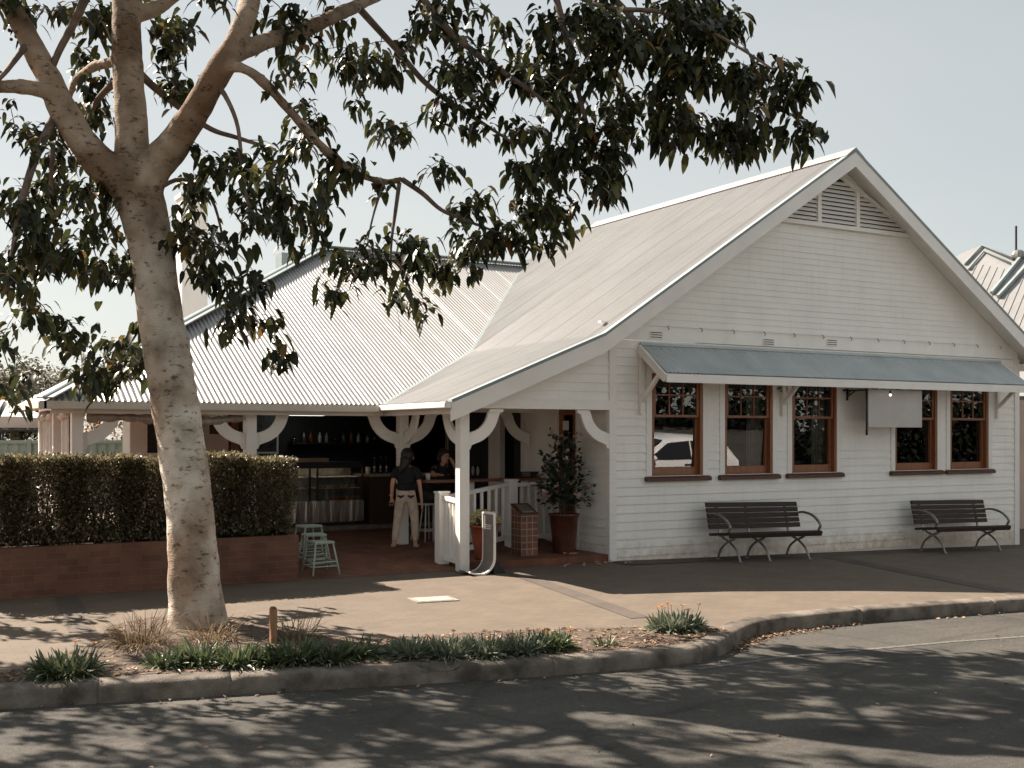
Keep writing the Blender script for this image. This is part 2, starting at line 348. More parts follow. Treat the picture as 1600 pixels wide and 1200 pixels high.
def bark():
    m, t, b = mat_base('smooth_grey_bark')
    tc = nn(t, "ShaderNodeTexCoord")
    n1 = nn(t, "ShaderNodeTexNoise", Scale=2.6, Detail=7.0, Roughness=.62); t.links.new(tc.outputs['Object'], n1.inputs['Vector'])
    r1 = ramp(t, n1.outputs[0], [(.34, (.36,.30,.24)), (.5, (.60,.52,.43)), (.66, (.72,.64,.55))])
    mp = nn(t, "ShaderNodeMapping"); mp.inputs['Scale'].default_value = (1, 1, 2.2); t.links.new(tc.outputs['Object'], mp.inputs[0])
    n2 = nn(t, "ShaderNodeTexNoise", Scale=9.0, Detail=5.0, Roughness=.7); t.links.new(mp.outputs[0], n2.inputs['Vector'])
    r2 = ramp(t, n2.outputs[0], [(.0, (1,1,1)), (.56, (1,1,1)), (.64, (.36,.30,.26))])
    mx = nn(t, "ShaderNodeMix", data_type='RGBA', blend_type='MULTIPLY'); mx.inputs[0].default_value = 1
    t.links.new(r1.outputs[0], mx.inputs[6]); t.links.new(r2.outputs[0], mx.inputs[7])
    n3 = nn(t, "ShaderNodeTexNoise", Scale=1.1, Detail=3.0); mp3 = nn(t, "ShaderNodeMapping"); mp3.inputs['Location'].default_value = (3, 1, 5)
    t.links.new(tc.outputs['Object'], mp3.inputs[0]); t.links.new(mp3.outputs[0], n3.inputs['Vector'])
    r3 = ramp(t, n3.outputs[0], [(.45, (1,1,1)), (.58, (.55,.46,.40))])
    mx2 = nn(t, "ShaderNodeMix", data_type='RGBA', blend_type='MULTIPLY'); mx2.inputs[0].default_value = 1
    t.links.new(mx.outputs[2], mx2.inputs[6]); t.links.new(r3.outputs[0], mx2.inputs[7])
    sz = nn(t, "ShaderNodeSeparateXYZ"); t.links.new(tc.outputs['Object'], sz.inputs[0])
    n6 = nn(t, "ShaderNodeTexNoise", Scale=1.7, Detail=6.0, Roughness=.7); t.links.new(tc.outputs['Object'], n6.inputs['Vector'])
    ma = nn(t, "ShaderNodeMath", operation='MULTIPLY_ADD'); t.links.new(n6.outputs[0], ma.inputs[0]); ma.inputs[1].default_value = 4.5; t.links.new(sz.outputs[2], ma.inputs[2])
    mr_ = nn(t, "ShaderNodeMapRange"); mr_.inputs[1].default_value = 4.6; mr_.inputs[2].default_value = 7.2; t.links.new(ma.outputs[0], mr_.inputs[0])
    r6 = ramp(t, mr_.outputs[0], [(0., (1,1,1)), (1., (.62,.54,.47))])
    mx3 = nn(t, "ShaderNodeMix", data_type='RGBA', blend_type='MULTIPLY'); mx3.inputs[0].default_value = 1
    t.links.new(mx2.outputs[2], mx3.inputs[6]); t.links.new(r6.outputs[0], mx3.inputs[7])
    t.links.new(mx3.outputs[2], b.inputs['Base Color']); b.inputs['Roughness'].default_value = .9; b.inputs['Specular IOR Level'].default_value = .25
    n4 = nn(t, "ShaderNodeTexNoise", Scale=26.0, Detail=6.0); t.links.new(mp.outputs[0], n4.inputs['Vector'])
    bp = nn(t, "ShaderNodeBump", Strength=.5, Distance=.02); t.links.new(n4.outputs[0], bp.inputs['Height']); t.links.new(bp.outputs[0], b.inputs['Normal'])
    return m
M['bark'] = bark(); M['bark3'] = paint('brown_branch_bark', (.19,.135,.105), .9, .25, 7, .4, 40)
def asphalt():
    m, t, b = mat_base('old_asphalt')
    tc = nn(t, "ShaderNodeTexCoord")
    n1 = nn(t, "ShaderNodeTexNoise", Scale=120.0, Detail=3.0); n2 = nn(t, "ShaderNodeTexNoise", Scale=.7, Detail=7.0, Roughness=.6)
    for n in (n1, n2): t.links.new(tc.outputs['Object'], n.inputs['Vector'])
    r1 = ramp(t, n1.outputs[0], [(.3, (.036,.034,.031)), (.52, (.066,.062,.055)), (.72, (.145,.132,.114))])
    r2 = ramp(t, n2.outputs[0], [(.3, (.72,.72,.72)), (.5, (1.,1.,1.)), (.7, (1.22,1.2,1.16))])
    mx = nn(t, "ShaderNodeMix", data_type='RGBA', blend_type='MULTIPLY'); mx.inputs[0].default_value = 1
    t.links.new(r1.outputs[0], mx.inputs[6]); t.links.new(r2.outputs[0], mx.inputs[7])
    wn = nn(t, "ShaderNodeTexNoise", Scale=1.3, Detail=5.0); t.links.new(tc.outputs['Object'], wn.inputs['Vector'])
    wa = nn(t, "ShaderNodeMix", data_type='RGBA'); wa.inputs[0].default_value = .25; t.links.new(tc.outputs['Object'], wa.inputs[6]); t.links.new(wn.outputs[1], wa.inputs[7])
    vo = nn(t, "ShaderNodeTexVoronoi", feature='DISTANCE_TO_EDGE', Scale=.3); t.links.new(wa.outputs[2], vo.inputs['Vector'])
    rv = ramp(t, vo.outputs[0], [(.0, (.45,.43,.40)), (.006, (.55,.53,.50)), (.011, (1,1,1))])
    mc = nn(t, "ShaderNodeMix", data_type='RGBA', blend_type='MULTIPLY'); mc.inputs[0].default_value = .38
    t.links.new(mx.outputs[2], mc.inputs[6]); t.links.new(rv.outputs[0], mc.inputs[7])
    n5 = nn(t, "ShaderNodeTexNoise", Scale=22.0, Detail=4.0); t.links.new(tc.outputs['Object'], n5.inputs['Vector'])
    r5 = ramp(t, n5.outputs[0], [(.35, (.86,.86,.86)), (.65, (1.12,1.11,1.09))])
    me_ = nn(t, "ShaderNodeMix", data_type='RGBA', blend_type='MULTIPLY'); me_.inputs[0].default_value = 1
    t.links.new(mc.outputs[2], me_.inputs[6]); t.links.new(r5.outputs[0], me_.inputs[7])
    mpw = nn(t, "ShaderNodeMapping"); mpw.inputs['Scale'].default_value = (.12, 1.1, 1); mpw.inputs['Rotation'].default_value = (0, 0, .04); t.links.new(tc.outputs['Object'], mpw.inputs[0])
    n7 = nn(t, "ShaderNodeTexNoise", Scale=1.6, Detail=6.0, Roughness=.65); t.links.new(mpw.outputs[0], n7.inputs['Vector'])
    r7 = ramp(t, n7.outputs[0], [(.34, (.74,.73,.72)), (.5, (1,1,1)), (.68, (1.18,1.16,1.12))])
    n8 = nn(t, "ShaderNodeTexNoise", Scale=1.9, Detail=2.0); t.links.new(tc.outputs['Object'], n8.inputs['Vector']); r8 = ramp(t, n8.outputs[0], [(.24, (.45,.43,.42)), (.33, (1,1,1))])
    mw = nn(t, "ShaderNodeMix", data_type='RGBA', blend_type='MULTIPLY'); mw.inputs[0].default_value = 1; t.links.new(me_.outputs[2], mw.inputs[6]); t.links.new(r7.outputs[0], mw.inputs[7])
    mw2 = nn(t, "ShaderNodeMix", data_type='RGBA', blend_type='MULTIPLY'); mw2.inputs[0].default_value = .7; t.links.new(mw.outputs[2], mw2.inputs[6]); t.links.new(r8.outputs[0], mw2.inputs[7])
    t.links.new(mw2.outputs[2], b.inputs['Base Color'])
    b.inputs['Roughness'].default_value = .9; b.inputs['Specular IOR Level'].default_value = .25
    bp = nn(t, "ShaderNodeBump", Strength=.5, Distance=.01); t.links.new(n1.outputs[0], bp.inputs['Height']); t.links.new(bp.outputs[0], b.inputs['Normal'])
    return m
M['asphalt'] = asphalt()
def wornline():
    m, t, b = mat_base('worn_line_paint')
    tc = nn(t, "ShaderNodeTexCoord"); n1 = nn(t, "ShaderNodeTexNoise", Scale=30.0, Detail=6.0); t.links.new(tc.outputs['Object'], n1.inputs['Vector'])
    r = ramp(t, n1.outputs[0], [(.45, (.085,.08,.072)), (.68, (.17,.16,.145))]); t.links.new(r.outputs[0], b.inputs['Base Color']); b.inputs['Roughness'].default_value = .9
    return m
M['line'] = wornline()

# ================================================================== ground, road, kerb
def poly_sheet(name, pts, zf, mat, kind='structure', dz=0):
    bm = bmesh.new(); vs = [bm.verts.new((x, y, zf(x, y) + dz)) for x, y in pts]
    f = bm.faces.new(vs); bmesh.ops.triangulate(bm, faces=[f]); bmesh.ops.recalc_face_normals(bm, faces=bm.faces)
    if sum(ff.normal.z for ff in bm.faces) < 0: bmesh.ops.reverse_faces(bm, faces=bm.faces)
    me = bpy.data.meshes.new(name); bm.to_mesh(me); bm.free()
    o = link(name, me, mat); tag(o, kind=kind); return o
def grid_sheet(name, xs, ys, zf, mat, dz=0):
    vs = [(x, y, zf(x, y) + dz) for y in ys for x in xs]; nx = len(xs)
    fs = [(j*nx+i, j*nx+i+1, (j+1)*nx+i+1, (j+1)*nx+i) for j in range(len(ys)-1) for i in range(nx-1)]
    m = MB(); m.add(vs, fs); o = m.build(name, mat); tag(o, kind='structure'); return o
grid_sheet('road', [-300, -60, -20, -8, 0, 14, 60, 300], [-300, -60, -20, -5, 0], RZ, M['asphalt'])
KERB = [(-40,-2.2),(-14,-3.45),(-11,-3.98),(-8.87,-4.42),(-6.97,-4.88),(-5.48,-5.31),(-4.27,-5.57),(-3.4,-5.70),(-3.0,-5.70),(-2.7,-5.62),(-2.4,-5.45),(-2.05,-5.20),
        (-1.75,-5.02),(-1.45,-4.90),(-1.1,-4.84),(-.4,-4.86),(2.8,-4.97),(14,-5.4),(40,-5.4)]
def offs(pts, d):
    out = []
    for i in range(len(pts)):
        a = Vector(pts[max(i-1,0)]); b = Vector(pts[min(i+1,len(pts)-1)]); t = (b-a).normalized(); out.append((pts[i][0]-t.y*d, pts[i][1]+t.x*d))
    return out
KIN = offs(KERB, .22)
# footpath: strips between kerb inner edge and the back
fb = MB()
ysb = lambda y0: [y0] + [y0 + (0 - y0)*k/4 for k in (1,2,3)] + [0., 2., 6., 30., 300.]
n = len(KIN)
cols = [[(-300, -2.2)] + KIN + [(300, -5.2)]][0]
rows = []
for (x, y) in cols:
    rows.append([(x, yy, GZ(x, yy)) for yy in ysb(y)])
vs = [p for r in rows for p in r]; ny = len(rows[0])
fb.add(vs, [(i*ny+j, (i+1)*ny+j, (i+1)*ny+j+1, i*ny+j+1) for i in range(len(cols)-1) for j in range(ny-1)])
tag(fb.build('footpath', M['paver']), kind='structure')
def kpath():
    P_ = [Vector(p) for p in KERB]; Q_ = [Vector(p) for p in KIN]; out = []
    for i in range(len(P_)-1):
        L = (P_[i+1]-P_[i]).length; m = max(1, int(L/.10)) if -12 < P_[i].x < 9 else max(1, int(L/2))
        for k in range(m): f = k/m; out.append((P_[i].lerp(P_[i+1], f), Q_[i].lerp(Q_[i+1], f)))
    return out
KP = kpath(); kb = MB(); kr = random.Random(3); dist = 0; joint = 1.5; ring = None
for i, (a, q) in enumerate(KP):
    if i: dist += (a-KP[i-1][0]).length
    inw = (q-a).normalized(); za = GZ(a.x, a.y); j = lambda s_: kr.uniform(-s_, s_)
    gap = False
    if dist > joint: joint += kr.choice((1.1, 1.6, 2.2)); gap = True
    steps = [(-.011, 0), (-.004, 1), (.004, 1), (.011, 0)] if gap and 0 < i < len(KP)-1 else [(0, 0)]
    notch = abs(a.x+5.47) < .11
    inw = Vector((inw.x, inw.y, 0)); tg = (KP[min(i+1, len(KP)-1)][0]-KP[max(i-1, 0)][0]).normalized(); q0 = q; a0 = a
    for off_, gp in steps:
     a = a0+tg*off_; q = q0+tg*off_; A3 = Vector((a.x, a.y, za)); gap = bool(gp); dz = -.05 if notch else (-.03 if gap else 0)
     r = [Vector((q.x, q.y, GZ(q.x, q.y)+.010)), A3+inw*(.045+j(.005))+Vector((0,0,.008+j(.003)+dz)), A3+inw*(.012+j(.004)+(.05 if notch else 0))+Vector((0,0,-.012+j(.004)+dz)), A3+inw*(j(.004)+(.03 if notch else .010 if gap else 0))+Vector((0,0,-.045+j(.004))), A3+inw*(j(.003)+(.010 if gap else 0))+Vector((0,0,-.24))]
     n0 = len(kb.v); kb.v += [tuple(v) for v in r]
     if n0: kb.f += [(n0-5+k, n0+k, n0+k+1, n0-4+k) for k in range(4)]
M['kerb'] = paint('stained_kerb_concrete', (.19,.16,.13), .92, .26, 3.2, .5, 70, .25, 0, (.05,.042,.035))
tag(kb.build('kerb', M['kerb'], smooth=True), kind='structure')
# garden bed
inner = [p for p in KIN if -9.2 < p[0] < -2.0]
bed = inner + [tuple(G(x, y)[:2]) for x, y in ((1135,990),(1080,984),(1000,981),(900,984),(760,988),(640,997),(560,1000),(450,990),(400,975),(335,964),(235,966),(170,980),(150,1006),(60,1036),(15,1052),(-60,1062))]
BEDX = sorted(bed[len(inner):], reverse=True)
poly_sheet('garden_bed', bed, GZ, M['mulch'], dz=.012)
# brick paving under the verandah (ramp) and the slab behind
def FZ(t, s): return .004 + max(0., min(.196, (s-.2)/1.8*.196))
grid_sheet('brick_paving', [-12.5, -7, -4.7, -2.45], [.18, .6, 1.2, 2.0, 3.0, 5.05], FZ, M['bpave'])
grid_sheet('porch_ramp', [-2.45, -1.2, 0], [1.0, 1.5, 2.0, 3.0, 5.05], lambda t, s: FZ(t, s), M['bpave'], .002)
tm = MB(); pl = [(-2.10,-.0),(-.02,-.0),(-.02,1.5),(-.86,1.5),(-2.40,.72),(-2.40,.28)]
tm.prism(pl, lambda u, v, k: (u, v, .10 if k == 0 else -.03)); o = tm.build('tiled_platform', M['tile']); tag(o, kind='structure')
tm = MB(); tm.prism([(u*.995-.004, v*.985+.006) for u, v in pl], lambda u, v, k: (u, v, .104 if k == 0 else .09)); tag(tm.build('platform_tiles', M['tilef']), kind='structure')
sb = MB(); sb.box(-6.0, 0, 5.03, 12, .1, .275); tag(sb.build('kitchen_floor', M['conc']), kind='structure')
# darker paver bands across the footpath
def band(name, a, b, wd):
    a, b = Vector(a), Vector(b); d = (b-a).normalized(); nrm = Vector((-d.y, d.x))*wd/2; m = MB()
    K = 8; vs = []
    for k in range(K+1):
        p = a+(b-a)*k/K
        for q in (p-nrm, p+nrm): vs.append((q.x, q.y, GZ(q.x, q.y)+.005))
    m.add(vs, [(2*k, 2*k+2, 2*k+3, 2*k+1) for k in range(K)]); o = m.build(name, M['band']); tag(o, kind='structure'); return o
band('paver_band', (4.0,-.55), (3.2,-4.65), .34); band('paver_band', (-1.95,-.55), (-2.5,-4.15), .24); band('paver_band', (-7.68,.28), (-7.9,-2.25), .26)
band('paver_band', (9.3,-.6), (8.6,-4.9), .34)
bnd = MB(); vs = [(x, y, GZ(x, y)+.004) for x in (-.0, 2.4, 4.8, 7.2, 9.6, 14) for y in (-.48, -.02)]
bnd.add(vs, [(2*k, 2*k+2, 2*k+3, 2*k+1) for k in range(5)]); tag(bnd.build('paver_band', M['band']), kind='structure')
# service covers and worn road lines
def quad(name, pts, mat, zf, dz, kind='structure', label=None, cat=None):
    m = MB(); m.add([(x, y, zf(x, y)+dz) for x, y in pts], [(0,1,2,3)]); o = m.build(name, mat); tag(o, label, cat, kind=kind); return o
def cover():
    t = thing('service_cover', 'pale concrete service cover set flush in the pink paving', 'cover', (-3.95,-2.02, GZ(0,-2.02)), rad(-8))
    m = MB(); m.box(-.26,.26,-.2,.2,-.02,.007); m.build('frame', M['conc'], t)
    m = MB(); m.box(-.21,.21,-.15,.15,-.015,.011); m.build('lid', paint('pale_concrete', (.36,.32,.27), .8, .1, 6), t)
cover()
def roadline(pts, wd):
    m = MB(); vs = []
    for i, p in enumerate(pts):
        a = Vector(pts[max(i-1,0)]); b = Vector(pts[min(i+1,len(pts)-1)]); d = (b-a).normalized()
        for sgn in (-1, 1): vs.append((p[0]-d.y*wd/2*sgn, p[1]+d.x*wd/2*sgn, RZ(p[0], p[1])+.004))
    m.add(vs, [(2*k, 2*k+2, 2*k+3, 2*k+1) for k in range(len(pts)-1)]); tag(m.build('road_line', M['line']), kind='structure')
roadline([(-3.2,-5.95),(-2.09,-5.93),(-.73,-6.1),(0,-6.2),(.97,-6.3),(4,-6.5),(14,-6.9)], .07)

# ================================================================== café building
cafe = thing('cafe_building', 'long white weatherboard cafe with steep gable and corrugated verandah roof', 'building', (0, 0, 0))
def part(mb, name, mat, parent=None, label=None, **k):
    o = mb.build(name, mat, parent or cafe, **k)
    if label: o['label'] = label
    return o
TR = 4.72; ZR = 6.69; TB = -.395; ZB = 3.37; TE = -2.9; ZE = 2.36; W1 = 9.55
def zwing(t):
    if t < TB: return ZB + (t-TB)*(ZB-ZE)/(TB-TE)
    if t <= TR: return ZB + (t-TB)*(ZR-ZB)/(TR-TB)
    return ZR - (t-TR)*.65
def tl(z):                                           # left limit of the wall under the roof at height z
    z = z + .10
    return TB + (z-ZB)*(TR-TB)/(ZR-ZB) if z > ZB else TE + (z-ZE)*(TB-TE)/(ZB-ZE)
def trr(z): return TR + (ZR-(z+.10))/.65
WINS = [(.767,1.777),(2.224,3.25),(3.677,4.713),(6.147,7.256),(7.604,8.684)]; WZ0, WZ1 = 1.27, 2.86
def boards(x0f, x1f, z0, z1, pitch, holes=(), y=0., lap=.016, mat=None, name='wall', axis='x', sgn=1):
    zs = [z0 + k*pitch for k in range(int((z1-z0)/pitch + .001)+1)]
    if z1 - zs[-1] > .01: zs.append(z1)
    m = MB()
    for k in range(len(zs)-1):
        a, b = zs[k], zs[k+1]; cuts = [a, b]
        for h in holes:
            for zz in (h[2], h[3]):
                if a + 1e-4 < zz < b - 1e-4: cuts.append(zz)
        cuts = sorted(set(cuts))
        for c in range(len(cuts)-1):
            p, q = cuts[c], cuts[c+1]; mid = (p+q)/2
            iv = [(x0f(p), x1f(p), x0f(q), x1f(q))]
            for h in holes:
                if h[2] < mid < h[3]:
                    nx = []
                    for (l0, r0, l1, r1) in iv:
                        if h[0] > l0 and h[1] < r0: nx += [(l0, h[0], l1, h[0]), (h[1], r0, h[1], r1)]
                        else: nx.append((l0, r0, l1, r1))
                    iv = nx
            jit = random.uniform(-.0015, .0015)
            if axis == 'x':
                nv = []
                for (l0, r0, l1, r1) in iv:
                    xs_ = sorted(random.uniform(l0, r0) for _ in range(int((r0-l0)/4.5*random.uniform(.0, 1.3))))
                    lf, lb_ = l0, l1
                    for xj in xs_:
                        if xj-lf > .3 and min(r0, r1)-xj > .3: nv.append((lf, xj-.0008, lb_, xj-.0008)); lf = lb_ = xj+.0008
                    nv.append((lf, r0, lb_, r1))
                iv = nv
            yo = lambda z: y - sgn*(lap*(1-(z-a)/pitch)+.004+jit)
            for (l0, r0, l1, r1) in iv:
                if r0-l0 < .01: continue
                if axis == 'x':
                    pts = [(l0,yo(p),p),(r0,yo(p),p),(r1,yo(q),q),(l1,yo(q),q),(l0,y+sgn*.02,p),(r0,y+sgn*.02,p),(r1,y+sgn*.02,q),(l1,y+sgn*.02,q)]
                else:
                    pts = [(yo(p),l0,p),(yo(p),r0,p),(yo(q),r1,q),(yo(q),l1,q),(y+sgn*.02,l0,p),(y+sgn*.02,r0,p),(y+sgn*.02,r1,q),(y+sgn*.02,l1,q)]
                fs = [(0,1,2,3),(5,4,7,6),(0,4,5,1),(3,2,6,7),(0,3,7,4),(1,5,6,2)]
                m.add(pts, fs)
    return part(m, name, mat or M['white'])
holes = [(a, b, WZ0, WZ1) for a, b in WINS]
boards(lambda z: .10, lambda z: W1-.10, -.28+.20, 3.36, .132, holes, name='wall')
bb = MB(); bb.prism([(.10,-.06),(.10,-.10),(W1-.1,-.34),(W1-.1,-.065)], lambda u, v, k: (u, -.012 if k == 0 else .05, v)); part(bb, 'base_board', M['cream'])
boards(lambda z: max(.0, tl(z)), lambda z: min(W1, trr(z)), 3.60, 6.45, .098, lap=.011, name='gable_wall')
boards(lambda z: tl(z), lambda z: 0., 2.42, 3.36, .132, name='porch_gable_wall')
fz = MB(); fz.box(max(0, tl(3.36)), W1, -.022, .03, 3.36, 3.585); fz.box(tl(3.40)+.0, W1, -.045, .03, 3.585, 3.615); part(fz, 'frieze_board', M['white'])
fz2 = MB(); fz2.prism([(tl(3.36), 3.36), (0, 3.36), (0, 3.585), (tl(3.585), 3.585)], lambda u, v, k: (u, -.02 if k == 0 else .03, v)); part(fz2, 'frieze_board', M['white'])
pb = MB(); pb.box(-2.45, -.03, -.05, .05, 2.28, 2.42); part(pb, 'beam', M['trim'])
cb = MB(); cb.box(-.03, .10, -.035, .06, -.1, 3.37); part(cb, 'corner_board', M['trim'])
cb = MB(); cb.box(W1-.10, W1+.03, -.035, .06, -.35, 3.36); part(cb, 'corner_board', M['trim'])
# side wall of the porch, with the timber door
boards(lambda z: .06, lambda z: .83, .10, 3.2, .132, y=0., axis='y', name='porch_side_wall')
boards(lambda z: 1.50, lambda z: 2.51, .10, 3.2, .132, y=0., axis='y', name='porch_side_wall')
jm = MB()
jm.box(-.03, .05, .83, .90, .1, 2.35); jm.box(-.03, .05, 1.43, 1.50, .1, 2.35); jm.box(-.03,.05,.83,1.5,2.35,3.2)
jm.box(-.04, .05, 2.45, 2.58, .1, 3.1); jm.box(-.04,.06,3.30,3.72,.1,3.1); jm.box(-.03,.05,2.5,5.6,2.42,3.1); part(jm, 'door_jamb', M['trim'])
dr = MB(); dr.box(.0, .045, .90, 1.02, .12, 2.35); dr.box(.0, .045, 1.30, 1.43, .12, 2.35); dr.box(.0,.045,1.02,1.30,.12,.7); dr.box(.0,.045,1.02,1.30,2.22,2.35)
door = part(dr, 'door', M['timber'], label='stained timber porch door with glass panel')
g = MB(); g.box(.02, .028, 1.02, 1.30, .7, 2.22); part(g, 'pane', M['glass'], door)
g = MB(); g.box(-.006, -.003, 1.13, 1.31, 1.98, 2.13); part(g, 'notice', M['paper'], door)
g = MB(); g.box(.05, .06, .9, 1.43, .1, 2.4); part(g, 'lining', M['dark'], door)
fd = MB()
for k in range(4):
    a = 3.74 + k*.44; fd.box(.0,.04,a,a+.06,.25,2.42); fd.box(.0,.04,a+.36,a+.42,.25,2.42); fd.box(.005,.03,a+.06,a+.36,.25,2.42)
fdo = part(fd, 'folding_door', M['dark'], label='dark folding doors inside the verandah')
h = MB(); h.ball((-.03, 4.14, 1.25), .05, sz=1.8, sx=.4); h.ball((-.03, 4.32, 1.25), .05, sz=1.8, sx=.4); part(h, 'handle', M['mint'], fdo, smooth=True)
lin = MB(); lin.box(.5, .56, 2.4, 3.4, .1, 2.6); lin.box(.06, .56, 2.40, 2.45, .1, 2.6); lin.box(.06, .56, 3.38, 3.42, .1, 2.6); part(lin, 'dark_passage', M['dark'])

# --- windows
for i, (a, b) in enumerate(WINS):
    fr = MB(); d0, d1 = -.018, .11; ft = .052
    fr.box(a, a+ft, d0, d1, WZ0, WZ1); fr.box(b-ft, b, d0, d1, WZ0, WZ1); fr.box(a+ft, b-ft, d0, d1, WZ1-.06, WZ1)
    fr.box(a+ft, b-ft, .06, d1, WZ0, WZ0+.03)
    wn = part(fr, 'window', M['timber'], label=['timber sash window reflecting a white car', 'timber sash window with pale curtain beside the reflected car', 'middle timber sash window with dark glass', 'timber sash window partly behind the hanging sign', 'timber sash window nearest the far corner'][i])
    s = MB(); x0, x1 = a+ft, b-ft; zm = 2.21; st = .05
    s.box(x0, x0+st, .055, .10, WZ0+.03, zm); s.box(x1-st, x1, .055, .10, WZ0+.03, zm); s.box(x0+st, x1-st, .055, .10, WZ0+.03, WZ0+.13); s.box(x0+st, x1-st, .055, .10, zm-.035, zm)
    part(s, 'lower_sash', M['timber'], wn, bevel=.004)
    s = MB(); s.box(x0, x0+st, .005, .05, zm-.03, WZ1-.06); s.box(x1-st, x1, .005, .05, zm-.03, WZ1-.06); s.box(x0+st, x1-st, .005, .05, zm-.03, zm+.01)
    wd = (x1-x0-2*st)
    for k in (1, 2): s.box(x0+st+wd*k/3-.011, x0+st+wd*k/3+.011, .012, .045, zm+.01, WZ1-.06)
    s.box(x0+st, x1-st, .014, .043, 2.515, 2.54)
    part(s, 'upper_sash', M['timber'], wn, bevel=.003)
    g = MB(); tilt = .047 if i < 2 else .004*(i-3); hz = zm-WZ0
    g.add([(x0+st*.5, .096, WZ0+.1), (x1-st*.5, .096, WZ0+.1), (x1-st*.5, .0995-tilt*hz, zm-.02), (x0+st*.5, .0995-tilt*hz, zm-.02)], [(0,1,2,3)])
    part(g, 'lower_pane', M['glass'], wn)
    g = MB(); g.add([(x0+st*.5, .028, zm), (x1-st*.5, .028, zm), (x1-st*.5, .028, WZ1-.05), (x0+st*.5, .028, WZ1-.05)], [(0,1,2,3)])
    part(g, 'upper_pane', M['glass'], wn)
    c = MB(); c.box(a-.10, a, -.028, .03, WZ0, WZ1+.1); c.box(b, b+.10, -.028, .03, WZ0, WZ1+.1); c.box(a, b, -.028, .03, WZ1, WZ1+.1); part(c, 'casing', M['trim'], wn)
    c = MB(); c.prism([(-.085, WZ0-.085), (-.085, WZ0-.035), (-.05, WZ0-.012), (.055, WZ0+.002), (.055, WZ0-.085)], lambda u, v, k: (a-.13 if k == 0 else b+.13, u, v)); part(c, 'sill', M['sill'], wn)
    c = MB(); c.ball((a+.5*(b-a), .0, zm+.02), .016, 6); part(c, 'catch', M['mint'], wn)
    if i in (1, 2):
        cu = MB(); pts = []
        for k in range(25): pts.append((x1-.30+.30*k/24, .22+.018*math.sin(k*1.3)))
        cu.add([(p[0], p[1], zz) for zz in (WZ0, WZ1) for p in pts], [(k, k+1, k+26, k+25) for k in range(24)]); part(cu, 'curtain', M['cream'], wn)
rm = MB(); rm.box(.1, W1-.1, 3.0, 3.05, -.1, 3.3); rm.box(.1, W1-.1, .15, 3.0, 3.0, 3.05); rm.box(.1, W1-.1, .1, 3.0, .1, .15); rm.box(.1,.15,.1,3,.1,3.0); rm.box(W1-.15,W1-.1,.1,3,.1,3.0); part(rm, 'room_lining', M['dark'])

# --- corrugated roofs
def corr_strips(us, lohi, fn, amp=.011, pitch=.076, sub=6, nseg=1):
    """us: start..end along the eave; lohi(u)->(v0,v1); fn(u,v)->(point, normal)"""
    m = MB(); n = int((us[1]-us[0])/(pitch/sub)); prev = None; vs = []; fs = []; W_ = nseg+1
    for i in range(n+1):
        u = us[0] + i*pitch/sub; lo, hi = lohi(u); hgt = amp*math.cos(2*math.pi*u/pitch)*(1.22 if int(u/pitch+.5) % 10 == 0 else 1.)
        for k in range(W_):
            v = lo + (hi-lo)*k/nseg; p, nr = fn(u, v); vs.append(p + nr*hgt)
    for i in range(n):
        lo, hi = lohi(us[0]+(i+.5)*pitch/sub)
        if hi - lo < .02: continue
        for k in range(nseg): fs.append((i*W_+k, (i+1)*W_+k, (i+1)*W_+k+1, i*W_+k+1))
    m.add(vs, fs); return m
SE = 1.85; KM = .547; TL0 = -7.67; RZM = 5.71
nM = Vector((0, -KM, 1)).normalized()
def zmain(s): return ZE + KM*(s-SE)
def main_lohi(t):
    hi = SE + min((t-TL0), 6.13); 
    if t > 3.2: hi = SE
    lo = SE
    if t > TE: 
        zw = zwing(t); lo = max(SE, SE + (zw-ZE)/KM - .12)
    return (lo, max(hi, lo))
mr = corr_strips((TL0, 3.3), main_lohi, lambda t, s: (Vector((t, s, zmain(s))), nM))
part(mr, 'main_roof', M['roof'], smooth=True, label='corrugated white hipped roof over the verandah')
mo = MB(); kx, ky = TL0+6.13, SE+6.13
mo.add([(TL0,SE,ZE),(kx,ky,RZM),(3.3,ky,RZM),(TL0,5.2,ZE),(3.3,ky+6.13,ZE),(kx-1.5,ky+6.13,ZE)], [(0,1,3),(1,2,4,5),(1,5,3)]); part(mo, 'main_roof', M['roof'], label='west and rear slopes of the verandah roof')
def wing_valley(s):                                   # t where wing left slope meets main roof at depth s
    z = zmain(s)
    return TB + (z-ZB)*(TR-TB)/(ZR-ZB) if z > ZB else TE + (z-ZE)*(TB-TE)/(ZB-ZE)
S0, S1 = -.434, 7.30
def wl1(s): return ((TE if s < SE else wing_valley(s)-.02), TB)
def wl2(s):
    lo = TB if s < SE or wing_valley(s) < TB else wing_valley(s)-.02
    hi = TR if s < S1 else TR-(s-S1)*1.1
    return (lo, max(lo, hi))
def nw(k): return Vector((-k, 0, 1)).normalized()
kk1 = (ZB-ZE)/(TB-TE); kk2 = (ZR-ZB)/(TR-TB)
w1 = corr_strips((S0, 3.7), wl1, lambda s, t: (Vector((t, s, zwing(t))), nw(kk1)), amp=.0115)
w2 = corr_strips((S0, 8.4), wl2, lambda s, t: (Vector((t, s, zwing(t))), nw(kk2)), amp=.0115)
w1.add(w2.v, w2.f); part(w1, 'gable_roof', M['roof2'], smooth=True, label='near slope of the gable roof')
w3 = corr_strips((S0, 8.4), lambda s: (TR, 10.05), lambda s, t: (Vector((t, s, zwing(t))), Vector((.65,0,1)).normalized()), amp=.008)
part(w3, 'gable_roof', M['roof2'], smooth=True, label='far slope of the gable roof')
